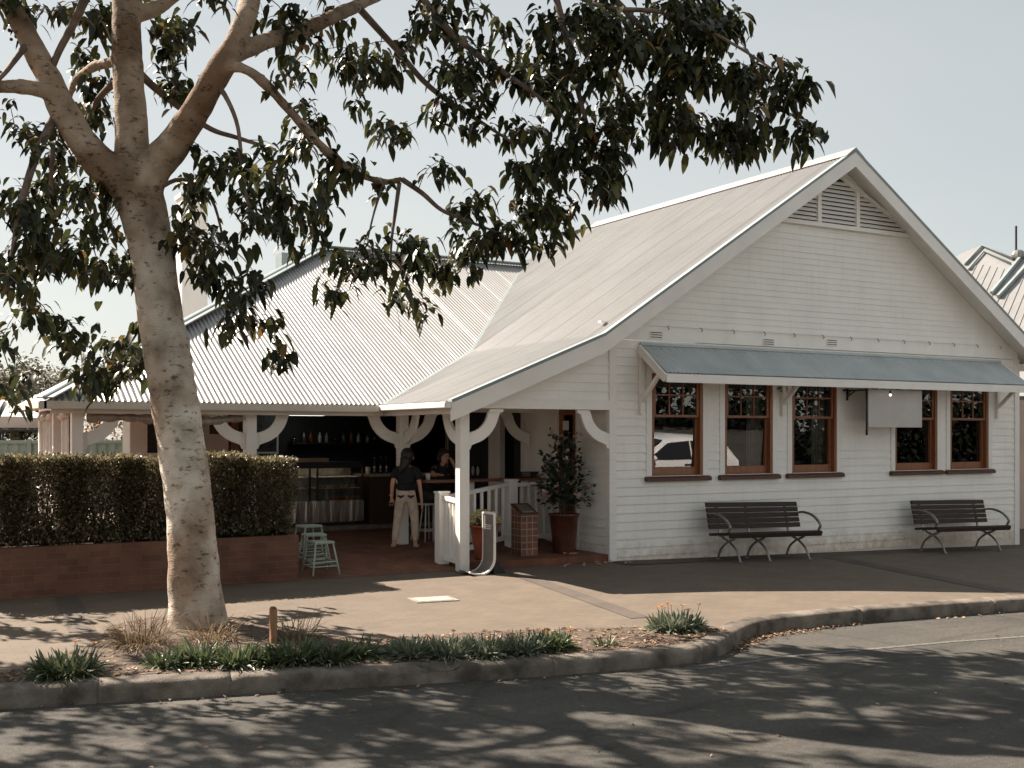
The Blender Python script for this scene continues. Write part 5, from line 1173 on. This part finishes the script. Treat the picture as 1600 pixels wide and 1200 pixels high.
    # the cut-branch knot and old scar
    # foliage blobs in the view: px, py, rx, ry, clusters, depth0, depth1
    B_ = [(940,40,110,55,26,8.8,10.8),(1060,40,120,60,30,8.8,10.6),(1140,25,55,40,9,9,10.4),(980,110,120,50,26,9,10.8),(1090,120,110,45,22,9,10.4),(1190,140,60,45,10,9.2,10.2),(1255,130,28,16,3,9.6,10),(1215,105,25,20,3,9.6,10),
          (1000,185,90,35,15,9.2,10.6),(1090,200,80,28,11,9.4,10.4),(1180,215,45,18,5,9.6,10.2),(1250,215,36,14,4,9.7,10.1),(1120,235,50,14,4,9.6,10.2),(960,235,50,30,7,9.4,10.5),
          (880,200,50,70,14,9.2,10.8),(890,280,80,45,14,9.2,10.4),(960,290,36,18,4,9.5,10.2),(820,300,60,45,12,9.4,10.6),(850,350,50,28,7,9.5,10.4),(770,350,60,45,13,9.5,10.5),(820,390,35,20,3,9.6,10.2),(700,390,70,50,13,9.5,10.5),(640,430,45,40,8,9.6,10.4),(640,480,38,20,4,9.6,10.2),(545,420,45,28,7,9.6,10.3),(520,465,28,20,3,9.6,10.1),(590,385,35,18,4,9.6,10.3),(740,430,36,26,3,9.6,10.2),
          (790,130,70,40,11,9.2,11),(730,60,70,55,14,9.2,11.2),(660,30,60,40,9,9.4,11),(620,90,45,30,5,9.4,10.8),(560,95,45,25,5,9.6,11),(850,90,45,70,14,9,10.8),(780,200,55,30,7,9.4,10.6),(740,140,40,28,5,9.5,10.8),(620,215,30,22,3,9.6,10.4),(700,255,28,18,2,9.7,10.3),(690,180,40,20,3,9.6,10.6),
          (480,110,60,28,6,9.8,11.4),(540,75,60,25,5,9.8,11.2),(450,30,50,20,4,10,12),(470,190,45,35,7,9.9,11.2),(420,250,50,40,10,10,12),(500,255,50,30,7,9.9,11),(470,310,50,40,10,9.9,11.2),(400,330,40,40,8,10,12),(560,265,40,16,4,9.8,10.6),(345,255,40,30,7,11,12.8),(310,285,35,25,6,11.6,12.8),
          (325,385,45,50,10,11,12.6),(290,350,30,40,6,11.5,12.6),(330,440,36,26,5,11,12.4),(372,465,36,18,4,10.8,12),(352,520,24,26,4,10.8,11.8),(425,515,22,18,3,10.6,11.6),(432,555,18,20,3,10.6,11.4),(465,365,32,26,5,10.4,11.6),(410,438,22,14,2,10.6,11.6),
          (255,60,50,45,11,12,13.4),(285,115,28,24,4,12,13),(262,150,28,18,3,12.2,13),(110,22,60,26,8,11.4,13),(150,65,36,30,5,12,13.2),(155,120,26,22,4,12.2,13.2),(150,175,36,28,5,12,13.2),(50,215,36,28,6,10.8,12.4),(90,245,40,30,7,11.2,12.8),(30,20,30,20,3,11,12.5),
          (60,320,70,36,15,10.6,12.8),(150,320,60,40,13,11.4,13),(100,385,90,45,24,10.6,13),(30,420,45,50,12,10.2,12.4),(190,380,32,50,8,12,13.2),(150,440,45,24,6,11.5,13),(110,505,50,34,10,10.8,12.4),(170,540,40,34,9,12,14),(180,595,48,30,10,12,14),(-200,480,100,60,14,12.5,14),(-150,560,60,30,6,13,14),(110,590,26,28,3,10.6,11.6),(10,545,16,26,2,10,10.6),(20,620,22,22,3,9.8,10.4),(45,605,14,18,1,9.8,10.3),(230,520,16,26,3,12,12.8),
          # the crown that continues above and beside the frame
          (-120,60,120,130,34,9.5,13.5),(-200,300,110,150,22,9.8,13),(-320,60,120,150,20,9.5,12.5),(100,-140,200,110,60,9.5,13.8),(400,-160,190,110,66,9,13.5),(700,-150,190,110,66,8.6,12.5),(960,-110,160,90,50,8.6,11.5),(-150,-200,180,120,30,9.5,13),(250,-350,300,130,80,9.5,13.5),(600,-360,260,110,70,9,12.5),(860,-280,160,90,40,9,11.5),(-250,-350,160,100,16,9.8,12.5),(330,-520,260,90,22,10,13),(250,-100,300,60,60,12,15.5),(550,-100,250,60,56,11.5,15.5),(-150,-80,200,120,56,10,14),(480,60,120,50,8,13,15.5),(0,-320,250,120,56,10,14),(450,-450,300,100,56,10,14),(-350,-150,150,150,34,9.5,12.5),(650,150,120,60,6,12.5,14.5),(800,-220,220,90,40,9.5,12.5),(-450,200,150,120,40,10,12.5),(-500,20,150,120,40,10,13),(-480,-180,180,120,44,10,13),(-620,100,100,160,24,10,12),(420,-95,160,40,40,12.5,15.2),(560,-115,150,50,36,12,15),(720,-140,150,60,30,11.5,14.5),(250,-230,160,70,36,13,15.2)]
    cl = []
    for x, y, rx, ry, nc, d0, d1 in B_:
        offf = y < -60 or x < -60; subs = []
        if offf:
            for k in range(max(2, nc//9)):
                a_ = RNG.uniform(0, 6.283); r_ = math.sqrt(RNG.uniform(0, 1)); xx = x+r_*math.cos(a_)*rx; subs.append(P(xx, y+r_*math.sin(a_)*ry, RNG.uniform(d0, d1) if d0 > 11 else DZ(xx, RNG.uniform(d0, d1))))
        for k in range(int(round(nc*(.80 if offf else 1.0 if x > 850 else .78)))):
            if offf:
                cl.append(subs[k % len(subs)]+Vector(RNG.normal(0, .24, 3))); continue
            while True:
                u, v = RNG.uniform(-1, 1, 2)
                if u*u+v*v <= 1: break
            xx = x+u*rx; cl.append(P(xx, y+v*ry, DZ(xx, RNG.uniform(d0, d1)) if d0 < 11 else RNG.uniform(d0, d1)))
    cl = np.array([tuple(c) for c in cl])
    # twigs: join every cluster to the nearest point already on the tree
    nodes = np.concatenate([c[:, :3] for c in SK]); base_d = np.min(np.linalg.norm(cl[:, None]-nodes[None], axis=2), axis=1); order = np.argsort(base_d); tw = MB()
    tips = []
    for i in order:
        c = cl[i]; dd = np.linalg.norm(nodes-c, axis=1)+.25*np.maximum(0, c[2]-nodes[:, 2]); j = int(np.argmin(dd)); a = nodes[j]; L = np.linalg.norm(c-a)
        mid = (a+c)/2+np.array([0, 0, .10*L])+RNG.normal(0, .04*L+.005, 3)
        cv = bez([a, mid, c], 4); tw.tube([Vector(q)+off for q in cv], [(.004+.006*min(L, 1.2))*(1-.62*k/(len(cv)-1)) for k in range(len(cv))], 5, False)
        nodes = np.concatenate([nodes, cv[2:]]); tips.append((c, c-a))
    # some bare hanging twigs
    for k in range(60):
        c = cl[RNG.integers(len(cl))]; q = c+np.array([RNG.normal(0,.15), RNG.normal(0,.15), -RNG.uniform(.15,.45)]); cv = bez([c, (c+q)/2+RNG.normal(0,.05,3), q], 4); tw.tube([Vector(z)+off for z in cv], .003, 4, False)
    tb.add(tw.v, tw.f); tb.build('branches', M['bark3'], t, smooth=True)
    LC, LD, LL = [], [], []; FR = MB()
    for c, d in tips:
        dcam = (c[0]-CAM.x)*SY+(c[1]-CAM.y)*CY; lsc = min(1.16, max(.9, dcam/11.4)); dn = d/(np.linalg.norm(d)+1e-6); n = RNG.integers(13, 21)
        for k in range(n):
            a = RNG.uniform(0, 6.283); el = RNG.uniform(-.55, .45); v = np.array([math.cos(a), math.sin(a), el])+dn*.35
            LC.append(c+RNG.normal(0, .075, 3)*np.array([1,1,.8])*lsc-dn*RNG.uniform(0, .22)); LD.append(v); LL.append(RNG.uniform(.085, .14)*lsc)
        if RNG.uniform() < .10:
            for k in range(RNG.integers(3, 8)):
                q = Vector(c+RNG.normal(0, .045, 3)-np.array([0,0,.06]))+off; FR.ball(q, RNG.uniform(.014, .024), 5)
    LL = np.array(LL); LC = np.array(LC)+np.array(off)
    leaf_mesh('crown', LC, LD, LL, LL*RNG.uniform(.50, .66, len(LL)), M['leaf'], t, droop=RNG.uniform(.6, 1.35, len(LL)), fold=.3)
    FR.build('fruit', M['black'], t, smooth=True)
    print('leaves', len(LL))
tree()

# ================================================================== plants along the kerb
def strap_plant(name, label, p, rx, ry, h, n, mat, wdt=.018, flowers=0, group=None, cat='plant', fl=None, fh=1.3, arch=.8, full=True):
    t = thing(name, label, cat, tuple(p), 0, group)
    a = RNG.uniform(0, 6.283, n); r = np.sqrt(RNG.uniform(0, 1, n)); C = np.stack([np.cos(a)*r*rx*.8, np.sin(a)*r*ry*.8, np.zeros(n)-.01], 1)
    out = RNG.uniform(.25, 1.35, n); aa = a+RNG.normal(0, .9, n)
    D = np.stack([np.cos(aa)*out, np.sin(aa)*out, RNG.uniform(.55, 1.15, n)], 1); L = h*RNG.uniform(.8, 1.55, n)
    leaf_mesh('foliage', C, D, L, wdt*RNG.uniform(.7, 1.3, n), mat, t, droop=arch*out*.8, fold=.35, full=full)
    if flowers:
        st = MB(); FC = []
        for k in range(flowers):
            x, y = RNG.uniform(-rx, rx), RNG.uniform(-ry, ry); z = h*fh*RNG.uniform(.85, 1.15); st.tube([(x*.8, y*.8, 0), (x*.9, y*.9, z*.6), (x, y, z)], .0028, 4); FC.append((x, y, z))
        st.build('flower_stalks', M['strap'], t)
        FC = np.repeat(np.array(FC), 9, 0)+RNG.normal(0, .004, (flowers*9, 3)); an = np.tile(np.arange(9)*6.283/9, flowers); D = np.stack([np.cos(an), np.sin(an), np.full(len(an), .35)], 1)
        leaf_mesh('flowers', FC, D, .032, .013, M['orange'], t, full=False, droop=0)
    return t
def GP(x, y): return G(x, y)
strap_plant('strappy_plant', 'dark leafy clump alone at the left end of the garden bed', GP(103,1056), .26, .20, .22, 520, M['strap'], .020, 2, fh=1.2)
for k, (x, y, rx, h, n, lab) in enumerate([(262,1042,.15,.18,260,'small strap leaved clump left of the trunk foot'),(312,1038,.17,.22,300,'arching strap leaved clump just below the trunk foot'),(372,1040,.17,.21,300,'strap leaved clump below and to the stake side of the trunk'),(420,1038,.17,.20,300,'strap leaved clump close to the kerb in front of the stake'),
        (462,1036,.18,.24,340,'tall bright strap leaved clump beside the wooden stake'),(515,1035,.17,.21,320,'dark strap leaved clump between the stake and the grey green mass'),(560,1028,.15,.20,280,'upright strap leaved clump at the end of the row past the stake')]):
    strap_plant('strappy_plant', lab, GP(x, y), rx, .17, h, n, M['strap'], .022, 0, 'strap leaved clumps along the kerb')
for k, (x, y, rx, n, lab, fl) in enumerate([(640,1026,.18,520,'low grey green clump at the trunk end of the flowering mass',0),(700,1026,.2,600,'low grey green clump left of centre in the flowering mass',2),(760,1024,.2,600,'low grey green clump at the middle of the flowering mass',3),(815,1020,.2,600,'low grey green clump right of centre in the flowering mass',4),(862,1014,.17,520,'dark grey green clump with orange flowers ending the flowering mass',5)]):
    strap_plant('flowering_clump', lab, GP(x, y), rx, .2, .17, n, M['gaz'] if k < 4 else M['strap'], .019, fl, 'orange flowering clumps along the kerb', fh=1.1, arch=.6)
strap_plant('flowering_clump', 'tiny green seedling clump alone on the bare mulch', GP(946,1010), .10, .07, .12, 90, M['strap'], .014)
strap_plant('flowering_clump', 'round orange flowered clump near the kerb corner', GP(1058,985), .30, .2, .19, 700, M['gaz'], .022, 9, fh=1.25, arch=.6)
strap_plant('grass_tuft', 'brown dry grass tuft to the left of the trunk', GP(222,1012), .22, .2, .40, 420, M['dry'], .006, 0, None, 'grass', arch=1.0)
strap_plant('grass_tuft', 'dry grass tuft at the foot of the trunk', GP(330,1003), .24, .12, .32, 300, M['dry'], .007, 0, None, 'grass', arch=1.0)
strap_plant('grass_tuft', 'dry grass tuft behind the wooden stake', GP(462,1002), .2, .16, .30, 300, M['dry'], .006, 0, None, 'grass', arch=1.0)
p = GP(427, 1006); t = thing('timber_stake', 'short orange brown timber stake standing in the garden bed', 'stake', tuple(p))
m = MB(); m.box(-.03,.03,-.03,.03,-.1,.33); m.build('shaft', woodmat('weathered_orange_wood', (.22,.11,.055), (.40,.22,.11), .8, 2), t, bevel=.004); m = MB(); m.prism([(-.03,.33),(.03,.33),(.015,.35),(-.015,.35)], lambda u, v, k: (u, -.028 if k == 0 else .028, v)); m.build('tip', M['barwood'], t)
# leaf litter
def litter(name, pts, zf, L, mat, lab, dz=.012):
    C = np.array([(x, y, zf(x, y)+dz+RNG.uniform(0, .012)) for x, y in pts]); n = len(C); D = rdir(n, -.15, .25); o = leaf_mesh(name, C, D, RNG.uniform(.6, 1.3, n)*L, RNG.uniform(.35, .6, n)*L, mat, None, droop=.05, full=False)
    tag(o, lab, 'leaves', kind='stuff')
pts = []
for _ in range(1500):
    x = RNG.uniform(-8.8, -2.2); y0 = np.interp(x, [p_[0] for p_ in KIN], [p_[1] for p_ in KIN]); y1 = np.interp(x, [b_[0] for b_ in reversed(BEDX)], [b_[1] for b_ in reversed(BEDX)]); pts.append((x, y0+(y1-y0)*RNG.uniform(0, 1)**1.3))
litter('leaf_litter', pts, GZ, .06, M['litter'], 'dry brown leaves scattered over the garden bed')
pts = [(x, np.interp(x, [k_[0] for k_ in KERB], [k_[1] for k_ in KERB])-abs(RNG.normal(0, .09))-.03) for x in np.concatenate([RNG.uniform(-2.3, -.9, 420), RNG.normal(-.6, .25, 70), RNG.uniform(.8, 8, 160), RNG.uniform(-9, -2.5, 50)])]
litter('leaf_litter', pts, RZ, .05, M['litter'], 'dry fallen leaves gathered in the gutter at the kerb corner', .008)
pts = [(RNG.uniform(-1.2, .3), RNG.uniform(-.35, -.05)) for _ in range(16)]+[(RNG.uniform(-.6, -.1), RNG.uniform(.1, .35)) for _ in range(9)]
o_n = len(pts); C = np.repeat(np.array([(x, y, (GZ(x, y) if y < 0 else .104)+.012) for x, y in pts]), 5, 0)+RNG.normal(0, .008, (o_n*5, 3))*np.array([1,1,.3]); o = leaf_mesh('fallen_petals', C, rdir(len(C), 0, .6), .035, .035, M['pink'], None, full=False, droop=0); tag(o, 'pale pink petals dropped on the pavement by the porch step', 'petals', kind='stuff')
pts = [(RNG.uniform(-9, 8), RNG.uniform(-9, -5.9)) for _ in range(70)]; litter('leaf_litter', pts, RZ, .045, M['litter'], 'single dry leaves scattered over the shaded road', .006)

# ================================================================== surroundings
def bg_tree(label, base, h, rx, ry, n, mat=None, lf=.22, cats='tree'):
    t = thing('background_tree', label, cats, base, 0, 'trees beyond the cafe')
    m = MB(); m.tube([(0,0,-.5),(.1,0,h*.3),(-.05,.1,h*.55),(.1,0,h*.8)], [.22,.17,.12,.05], 8)
    for k in range(7):
        a = k*.9; m.tube([(0,0,h*(.35+.05*k)), (rx*.3*math.cos(a), ry*.3*math.sin(a), h*(.5+.05*k)), (rx*.7*math.cos(a), ry*.7*math.sin(a), h*(.6+.05*k))], [.09,.06,.02], 6)
    m.build('trunk', M['bark2'], t, smooth=True)
    C = []
    for k in range(26):
        d = rdir(1, -.5, 1)[0]*RNG.uniform(.35, .95); c = np.array([d[0]*rx, d[1]*ry, h*.68+d[2]*h*.32]); q = rdir(n//26, -1, 1)*RNG.uniform(.3, 1, (n//26, 1))*np.array([.42*rx, .42*ry, .13*h]); C.append(c+q)
    C = np.concatenate(C); leaf_mesh('crown', C, rdir(len(C), -.6, .8), lf, lf*.5, mat or M['bgleaf'], t, full=False)
b = P(20, 640, 46); bg_tree('pale green rounded tree far left beyond the fence', (b.x, b.y, -.2), 5.2, 2.2, 2.2, 3600)
b = P(75, 640, 52); bg_tree('taller olive tree behind the verandah hip', (b.x, b.y, -.2), 5.6, 2.4, 2.4, 3600)
b = P(-60, 640, 40); bg_tree('broad olive tree at the left edge beyond the fence', (b.x, b.y, -.2), 5.0, 2.6, 2.6, 3600)
b = P(150, 640, 60); bg_tree('distant olive tree mostly behind the verandah roof', (b.x, b.y, -.2), 6.0, 2.8, 2.8, 3000)
b = P(30, 660, 27); bg_tree('low dark tree showing between the fence and the umbrella', (b.x, b.y, -.1), 2.9, 2.4, 1.5, 4200, M['leaf'], .14)
b = P(165, 700, 26); t = thing('copper_shrub', 'large copper leaved shrub seen through the verandah corner', 'shrub', (b.x, b.y, 0))
n = 5200; C = rdir(n, 0, 1)*np.array([1.25, .9, 2.5])*RNG.uniform(.3, 1.05, (n, 1)); leaf_mesh('foliage', C, rdir(n, -.6, .5), .12, .05, M['copper'], t, full=False, droop=.4); m = MB()
for k in range(6): m.tube([(.1*math.cos(k), .1*math.sin(k), -.1), (.5*math.cos(k), .4*math.sin(k), 1.2), (.9*math.cos(k), .6*math.sin(k), 1.9)], [.05,.03,.01], 6)
m.build('stems', M['bark2'], t)
# fence
fa_, fb_ = P(-120, 700, 24), P(205, 700, 25); L_ = (fb_-fa_).length; t = thing('steel_fence', 'pale green ribbed steel fence behind the verandah', 'fence', (fa_.x, fa_.y, 0), math.atan2(fb_.y-fa_.y, fb_.x-fa_.x))
m = MB(); nK = int(L_/.05); vs = []
for k in range(nK+1):
    y = [0,0,.03,.03][k % 4]; vs += [(k*.05, y, .1), (k*.05, y, 1.72)]
m.add(vs, [(2*k, 2*k+2, 2*k+3, 2*k+1) for k in range(nK)]); m.build('panel', M['gfence'], t)
m = MB(); m.box(-.05, L_, -.03, .06, 1.72, 1.79); m.build('top_rail', M['gfence'], t)
for k in range(3):
    x = k*L_/2; m = MB(); m.box(x-.04, x+.04, -.04, .07, -.1, 1.82); m.build('fence_post', M['gfence'], t)
t = thing('dark_pipe_rail', 'dark horizontal railing pipe above the green fence', 'rail', (fa_.x, fa_.y+1.2, 0), math.atan2(fb_.y-fa_.y, fb_.x-fa_.x))
m = MB(); m.tube([(0,0,2.0),(L_*.8,0,2.02)], .03, 8); m.build('pipe', M['black'], t, smooth=True)
for k in range(3):
    m = MB(); m.tube([(k*L_*.38+.1,0,-.1),(k*L_*.38+.1,0,2.0)], .03, 8); m.build('support', M['black'], t, smooth=True)
# white market umbrella
u0 = P(-45, 640, 20.0); t = thing('market_umbrella', 'white canvas market umbrella with a scalloped edge at the left', 'umbrella', (u0.x, u0.y, 0))
zc = 2.2; m = MB(); K = 8; R_ = 1.35; vs = [(0,0,zc+.55)]
for k in range(K*4):
    a = 6.283*k/(K*4); r = R_*(1-.05*abs(math.sin(a*K/2))); vs.append((r*math.cos(a), r*math.sin(a), zc+.02*abs(math.sin(a*K/2))))
for k in range(K*4):
    a = 6.283*k/(K*4); r = R_*(1-.05*abs(math.sin(a*K/2))); vs.append((r*math.cos(a), r*math.sin(a), zc-.16+.035*abs(math.sin(a*K*2))))
n4 = K*4; m.add(vs, [(0, 1+k, 1+(k+1) % n4) for k in range(n4)]+[(1+k, 1+n4+k, 1+n4+(k+1) % n4, 1+(k+1) % n4) for k in range(n4)]); m.build('canopy', M['umb'], t)
m = MB(); m.tube([(0,0,-.0),(0,0,zc+.6)], .03, 8); m.build('pole', M['cast'], t, smooth=True)
for k in range(8):
    a = 6.283*k/8; m = MB(); m.tube([(0,0,zc+.5),(R_*.98*math.cos(a), R_*.98*math.sin(a), zc-.0)], .01, 5); m.build('rib', M['cast'], t)
m = MB(); m.lathe([(.3,0),(.3,.06),(.06,.1)], 16); m.build('base', M['conc'], t)
# neighbouring house on the right
def neighbour():
    q = P(1535, 383, 30); t = thing('neighbour_house', 'pale house next door with a big tin roof and a roof aerial', 'house', (q.x, q.y, 0))
    zr = q.z; we = Vector((1,0,0))
    m = MB(); m.box(-3.2, 9.0, -2.6, 12, -.5, 3.6); m.build('wall', paint('pink_render', (.62,.47,.38), .8, .05, 2), t)
    n_ = Vector((-.50, -.22, .84)).normalized(); o_ = Vector((q.x, q.y, 0))
    def onp(x, y, lift=0.):
        d_ = (P(x, y, 10)-CAM).normalized(); k = ((q-CAM).dot(n_))/d_.dot(n_); return CAM+d_*k+n_*lift
    def edge(pts):
        return [onp(*p_)-o_ for p_ in pts]
    ring_ = edge([(1440,440),(1500,398),(1535,383),(1583,403),(1600,400),(1680,416)]); low_ = edge([(1440,620),(1680,620)])
    m = MB(); ou = list(ring_)+list(reversed(low_)); m.add([v+n_*.02 for v in ou]+[v-n_*.08 for v in ou], [tuple(range(8)), tuple(range(15, 7, -1))]+[(k, k+8, (k+1) % 8+8, (k+1) % 8) for k in range(8)])
    m.build('roof', M['roof2'], t)
    for k in range(16):
        a_ = onp(1470+k*11, 415+2*abs(k-6), .025)-o_; dn_ = (Vector((0,0,-1))-n_*Vector((0,0,-1)).dot(n_)).normalized()
        m = MB(); m.obox(a_, a_+dn_*5.5, .02, .02, n_); m.build('roof_rib', M['roof2'], t)
    m = MB(); R0 = [v for v in ring_]
    m.add(R0+[v+Vector((0, 5, -3.2)) for v in R0], [(k, k+1, k+7, k+6) for k in range(5)]); m.build('roof', M['roof'], t)
    for pts, r_ in (([(1508,416),(1535,387),(1583,408)], .035), ([(1514,424),(1538,396),(1579,415)], .03)):
        m = MB(); m.tube([onp(x, y, .06)-o_ for x, y in pts], r_, 8); m.build('pipe', M['flash'], t, smooth=True)
    for a, b in (((1550,462),(1594,408)), ((1560,468),(1606,418))):
        m = MB(); m.obox(onp(*a, .08)-o_, onp(*b, .08)-o_, .07, .08); m.build('gutter', M['flash'], t)
    m = MB(); e_ = onp(1588,404,.05)-o_; m.tube([e_, e_+Vector((0,0,.78))], .03, 6); m.build('aerial', M['black'], t)
    m = MB(); m.ball(onp(1592,404,.1)-o_, .17, 8, sz=.8); m.build('dish', M['cast'], t)
    return t
nb = neighbour()
t = thing('side_gate', 'dark tall side gate between the cafe and the house next door', 'gate', (10.25, 1.2, GZ(10, 0)))
m = MB(); 
for k in range(9): m.box(-.55+k*.125, -.55+k*.125+.1, -.015, .015, .08, 1.75)
m.build('boards', M['black'], t); m = MB(); m.box(-.6, .62, .015, .05, .25, .33); m.box(-.6, .62, .015, .05, 1.45, 1.53); m.build('rails', M['black'], t)
for sx in (-.66, .66):
    m = MB(); m.box(sx-.05, sx+.05, -.05, .05, -.1, 1.9); m.build('gate_post', M['black'], t)
t = thing('side_wall', 'low pink rendered wall behind the side gate', 'wall', (11.6, 3.4, GZ(11, 0)))
m = MB(); m.box(-1.6, 2.6, 0, .2, -.1, 2.25); m.build('render', paint('warm_render', (.60,.38,.28), .8, .06, 2), t); m = MB(); m.box(-1.65, 2.65, -.04, .24, 2.25, 2.42); m.build('coping', M['terra2'], t)

# parked car across the windows (only its reflection is in view)
def car():
    t = thing('parked_car', 'white hatchback parked in the street, mirrored in the first window', 'car', (7.32, -8.15, RZ(7.32, 0)), math.pi)
    # local +x is the front of the car
    top = [(-1.98,.55),(-1.95,.82),(-1.86,1.0),(-1.62,1.30),(-1.2,1.46),(-.3,1.50),(.35,1.44),(1.05,1.02),(1.65,.93),(1.92,.80),(2.0,.6)]; K = len(top)
    xs = np.linspace(-1.98, 2.0, 46); zt = np.interp(xs, [p_[0] for p_ in top], [p_[1] for p_ in top]); vs = []; rows = []
    for x, z in zip(xs, zt):
        belt = min(z, .93+.03*(x < 0)); hw = .86-.06*abs(x/2)**3; rw = hw if z <= belt+.02 else hw-.20*(z-belt)/.55
        rows.append([(x, -hw*.96, .22), (x, -hw, .55), (x, -hw*.985, belt), (x, -rw*.985, max(z-.05, belt)), (x, -rw*.8, z), (x, 0, z+.02), (x, rw*.8, z), (x, rw*.985, max(z-.05, belt)), (x, hw*.985, belt), (x, hw, .55), (x, hw*.96, .22)])
    m = MB(); w_ = 11; m.add([p_ for r in rows for p_ in r], [(i*w_+k, (i+1)*w_+k, (i+1)*w_+k+1, i*w_+k+1) for i in range(len(rows)-1) for k in range(w_-1)]+[tuple(range(w_)), tuple((len(rows)-1)*w_+k for k in range(w_-1, -1, -1))])
    m.build('body', M['carpaint'], t, smooth=True)
    for sy in (-1, 1):
        for nm, pl in (('side_window', [(-1.45,.99),(-1.2,1.34),(-.42,1.41),(-.42,.98)]), ('side_window', [(-.36,.98),(-.36,1.41),(.28,1.36),(.92,.99)])):
            m = MB(); m.prism(pl, lambda u, v, k: (u, sy*(.862-.20*(v-.94)/.55+(.012 if k == 0 else -.01)), v)); m.build(nm, M['carglass'], t)
        m = MB(); m.ball((.85, sy*.95, 1.02), .10, 8, sx=.7, sz=.75); m.build('mirror', M['carpaint'], t, smooth=True)
        m = MB(); m.box(-.35, -.15, sy*.865-.012, sy*.865+.012, .84, .87); m.build('handle', M['cast'], t)
        m = MB(); m.ball((1.78, sy*.66, .74), .13, 8, sx=1.3, sz=.6); m.build('headlight', M['glass_thin'], t, smooth=True)
        for x in (-1.2, 1.25):
            m = MB(); pts = [(x, sy*.70, .32), (x, sy*.87, .32)]; m.tube(pts, [.33, .33], 24); wl_ = m.build('wheel', M['rubber'], t); m = MB(); m.tube([(x, sy*.86, .32), (x, sy*.885, .32)], [.21, .19], 18); m.build('rim', M['cast'], wl_)
    m = MB(); m.add([(.40,-.62,1.43),(.40,.62,1.43),(1.08,.74,1.04),(1.08,-.74,1.04)], [(0,1,2,3)]); o = m.build('windscreen', M['carglass'], t); md = o.modifiers.new('t','SOLIDIFY'); md.thickness = .03; md.offset = 1
car()
# unseen dark trees, added to keep bright sky out of the pane reflections
n = 52000; C = np.stack([RNG.uniform(-25, 60, n), RNG.uniform(-32, -26, n), RNG.uniform(0, 1, n)**.65*4.7], 1); C[:, 2] *= .75+.25*np.sin(C[:, 0]*.9)+.15*np.sin(C[:, 0]*2.3); C[:, 2] += RZ(14, 0)+.2
M['farleaf'] = leafmat('far_dark_leaf', [(0., (.009,.011,.008)), (1., (.020,.023,.014))], .9, .05, .1)  # leaf colour set very dark so the panes mirror little light
o = leaf_mesh('reflection_wood', C, rdir(n), .36, .26, M['farleaf'], None, full=False); tag(o, 'dark belt of trees added behind the viewpoint to darken the window reflections', 'trees', kind='stuff')
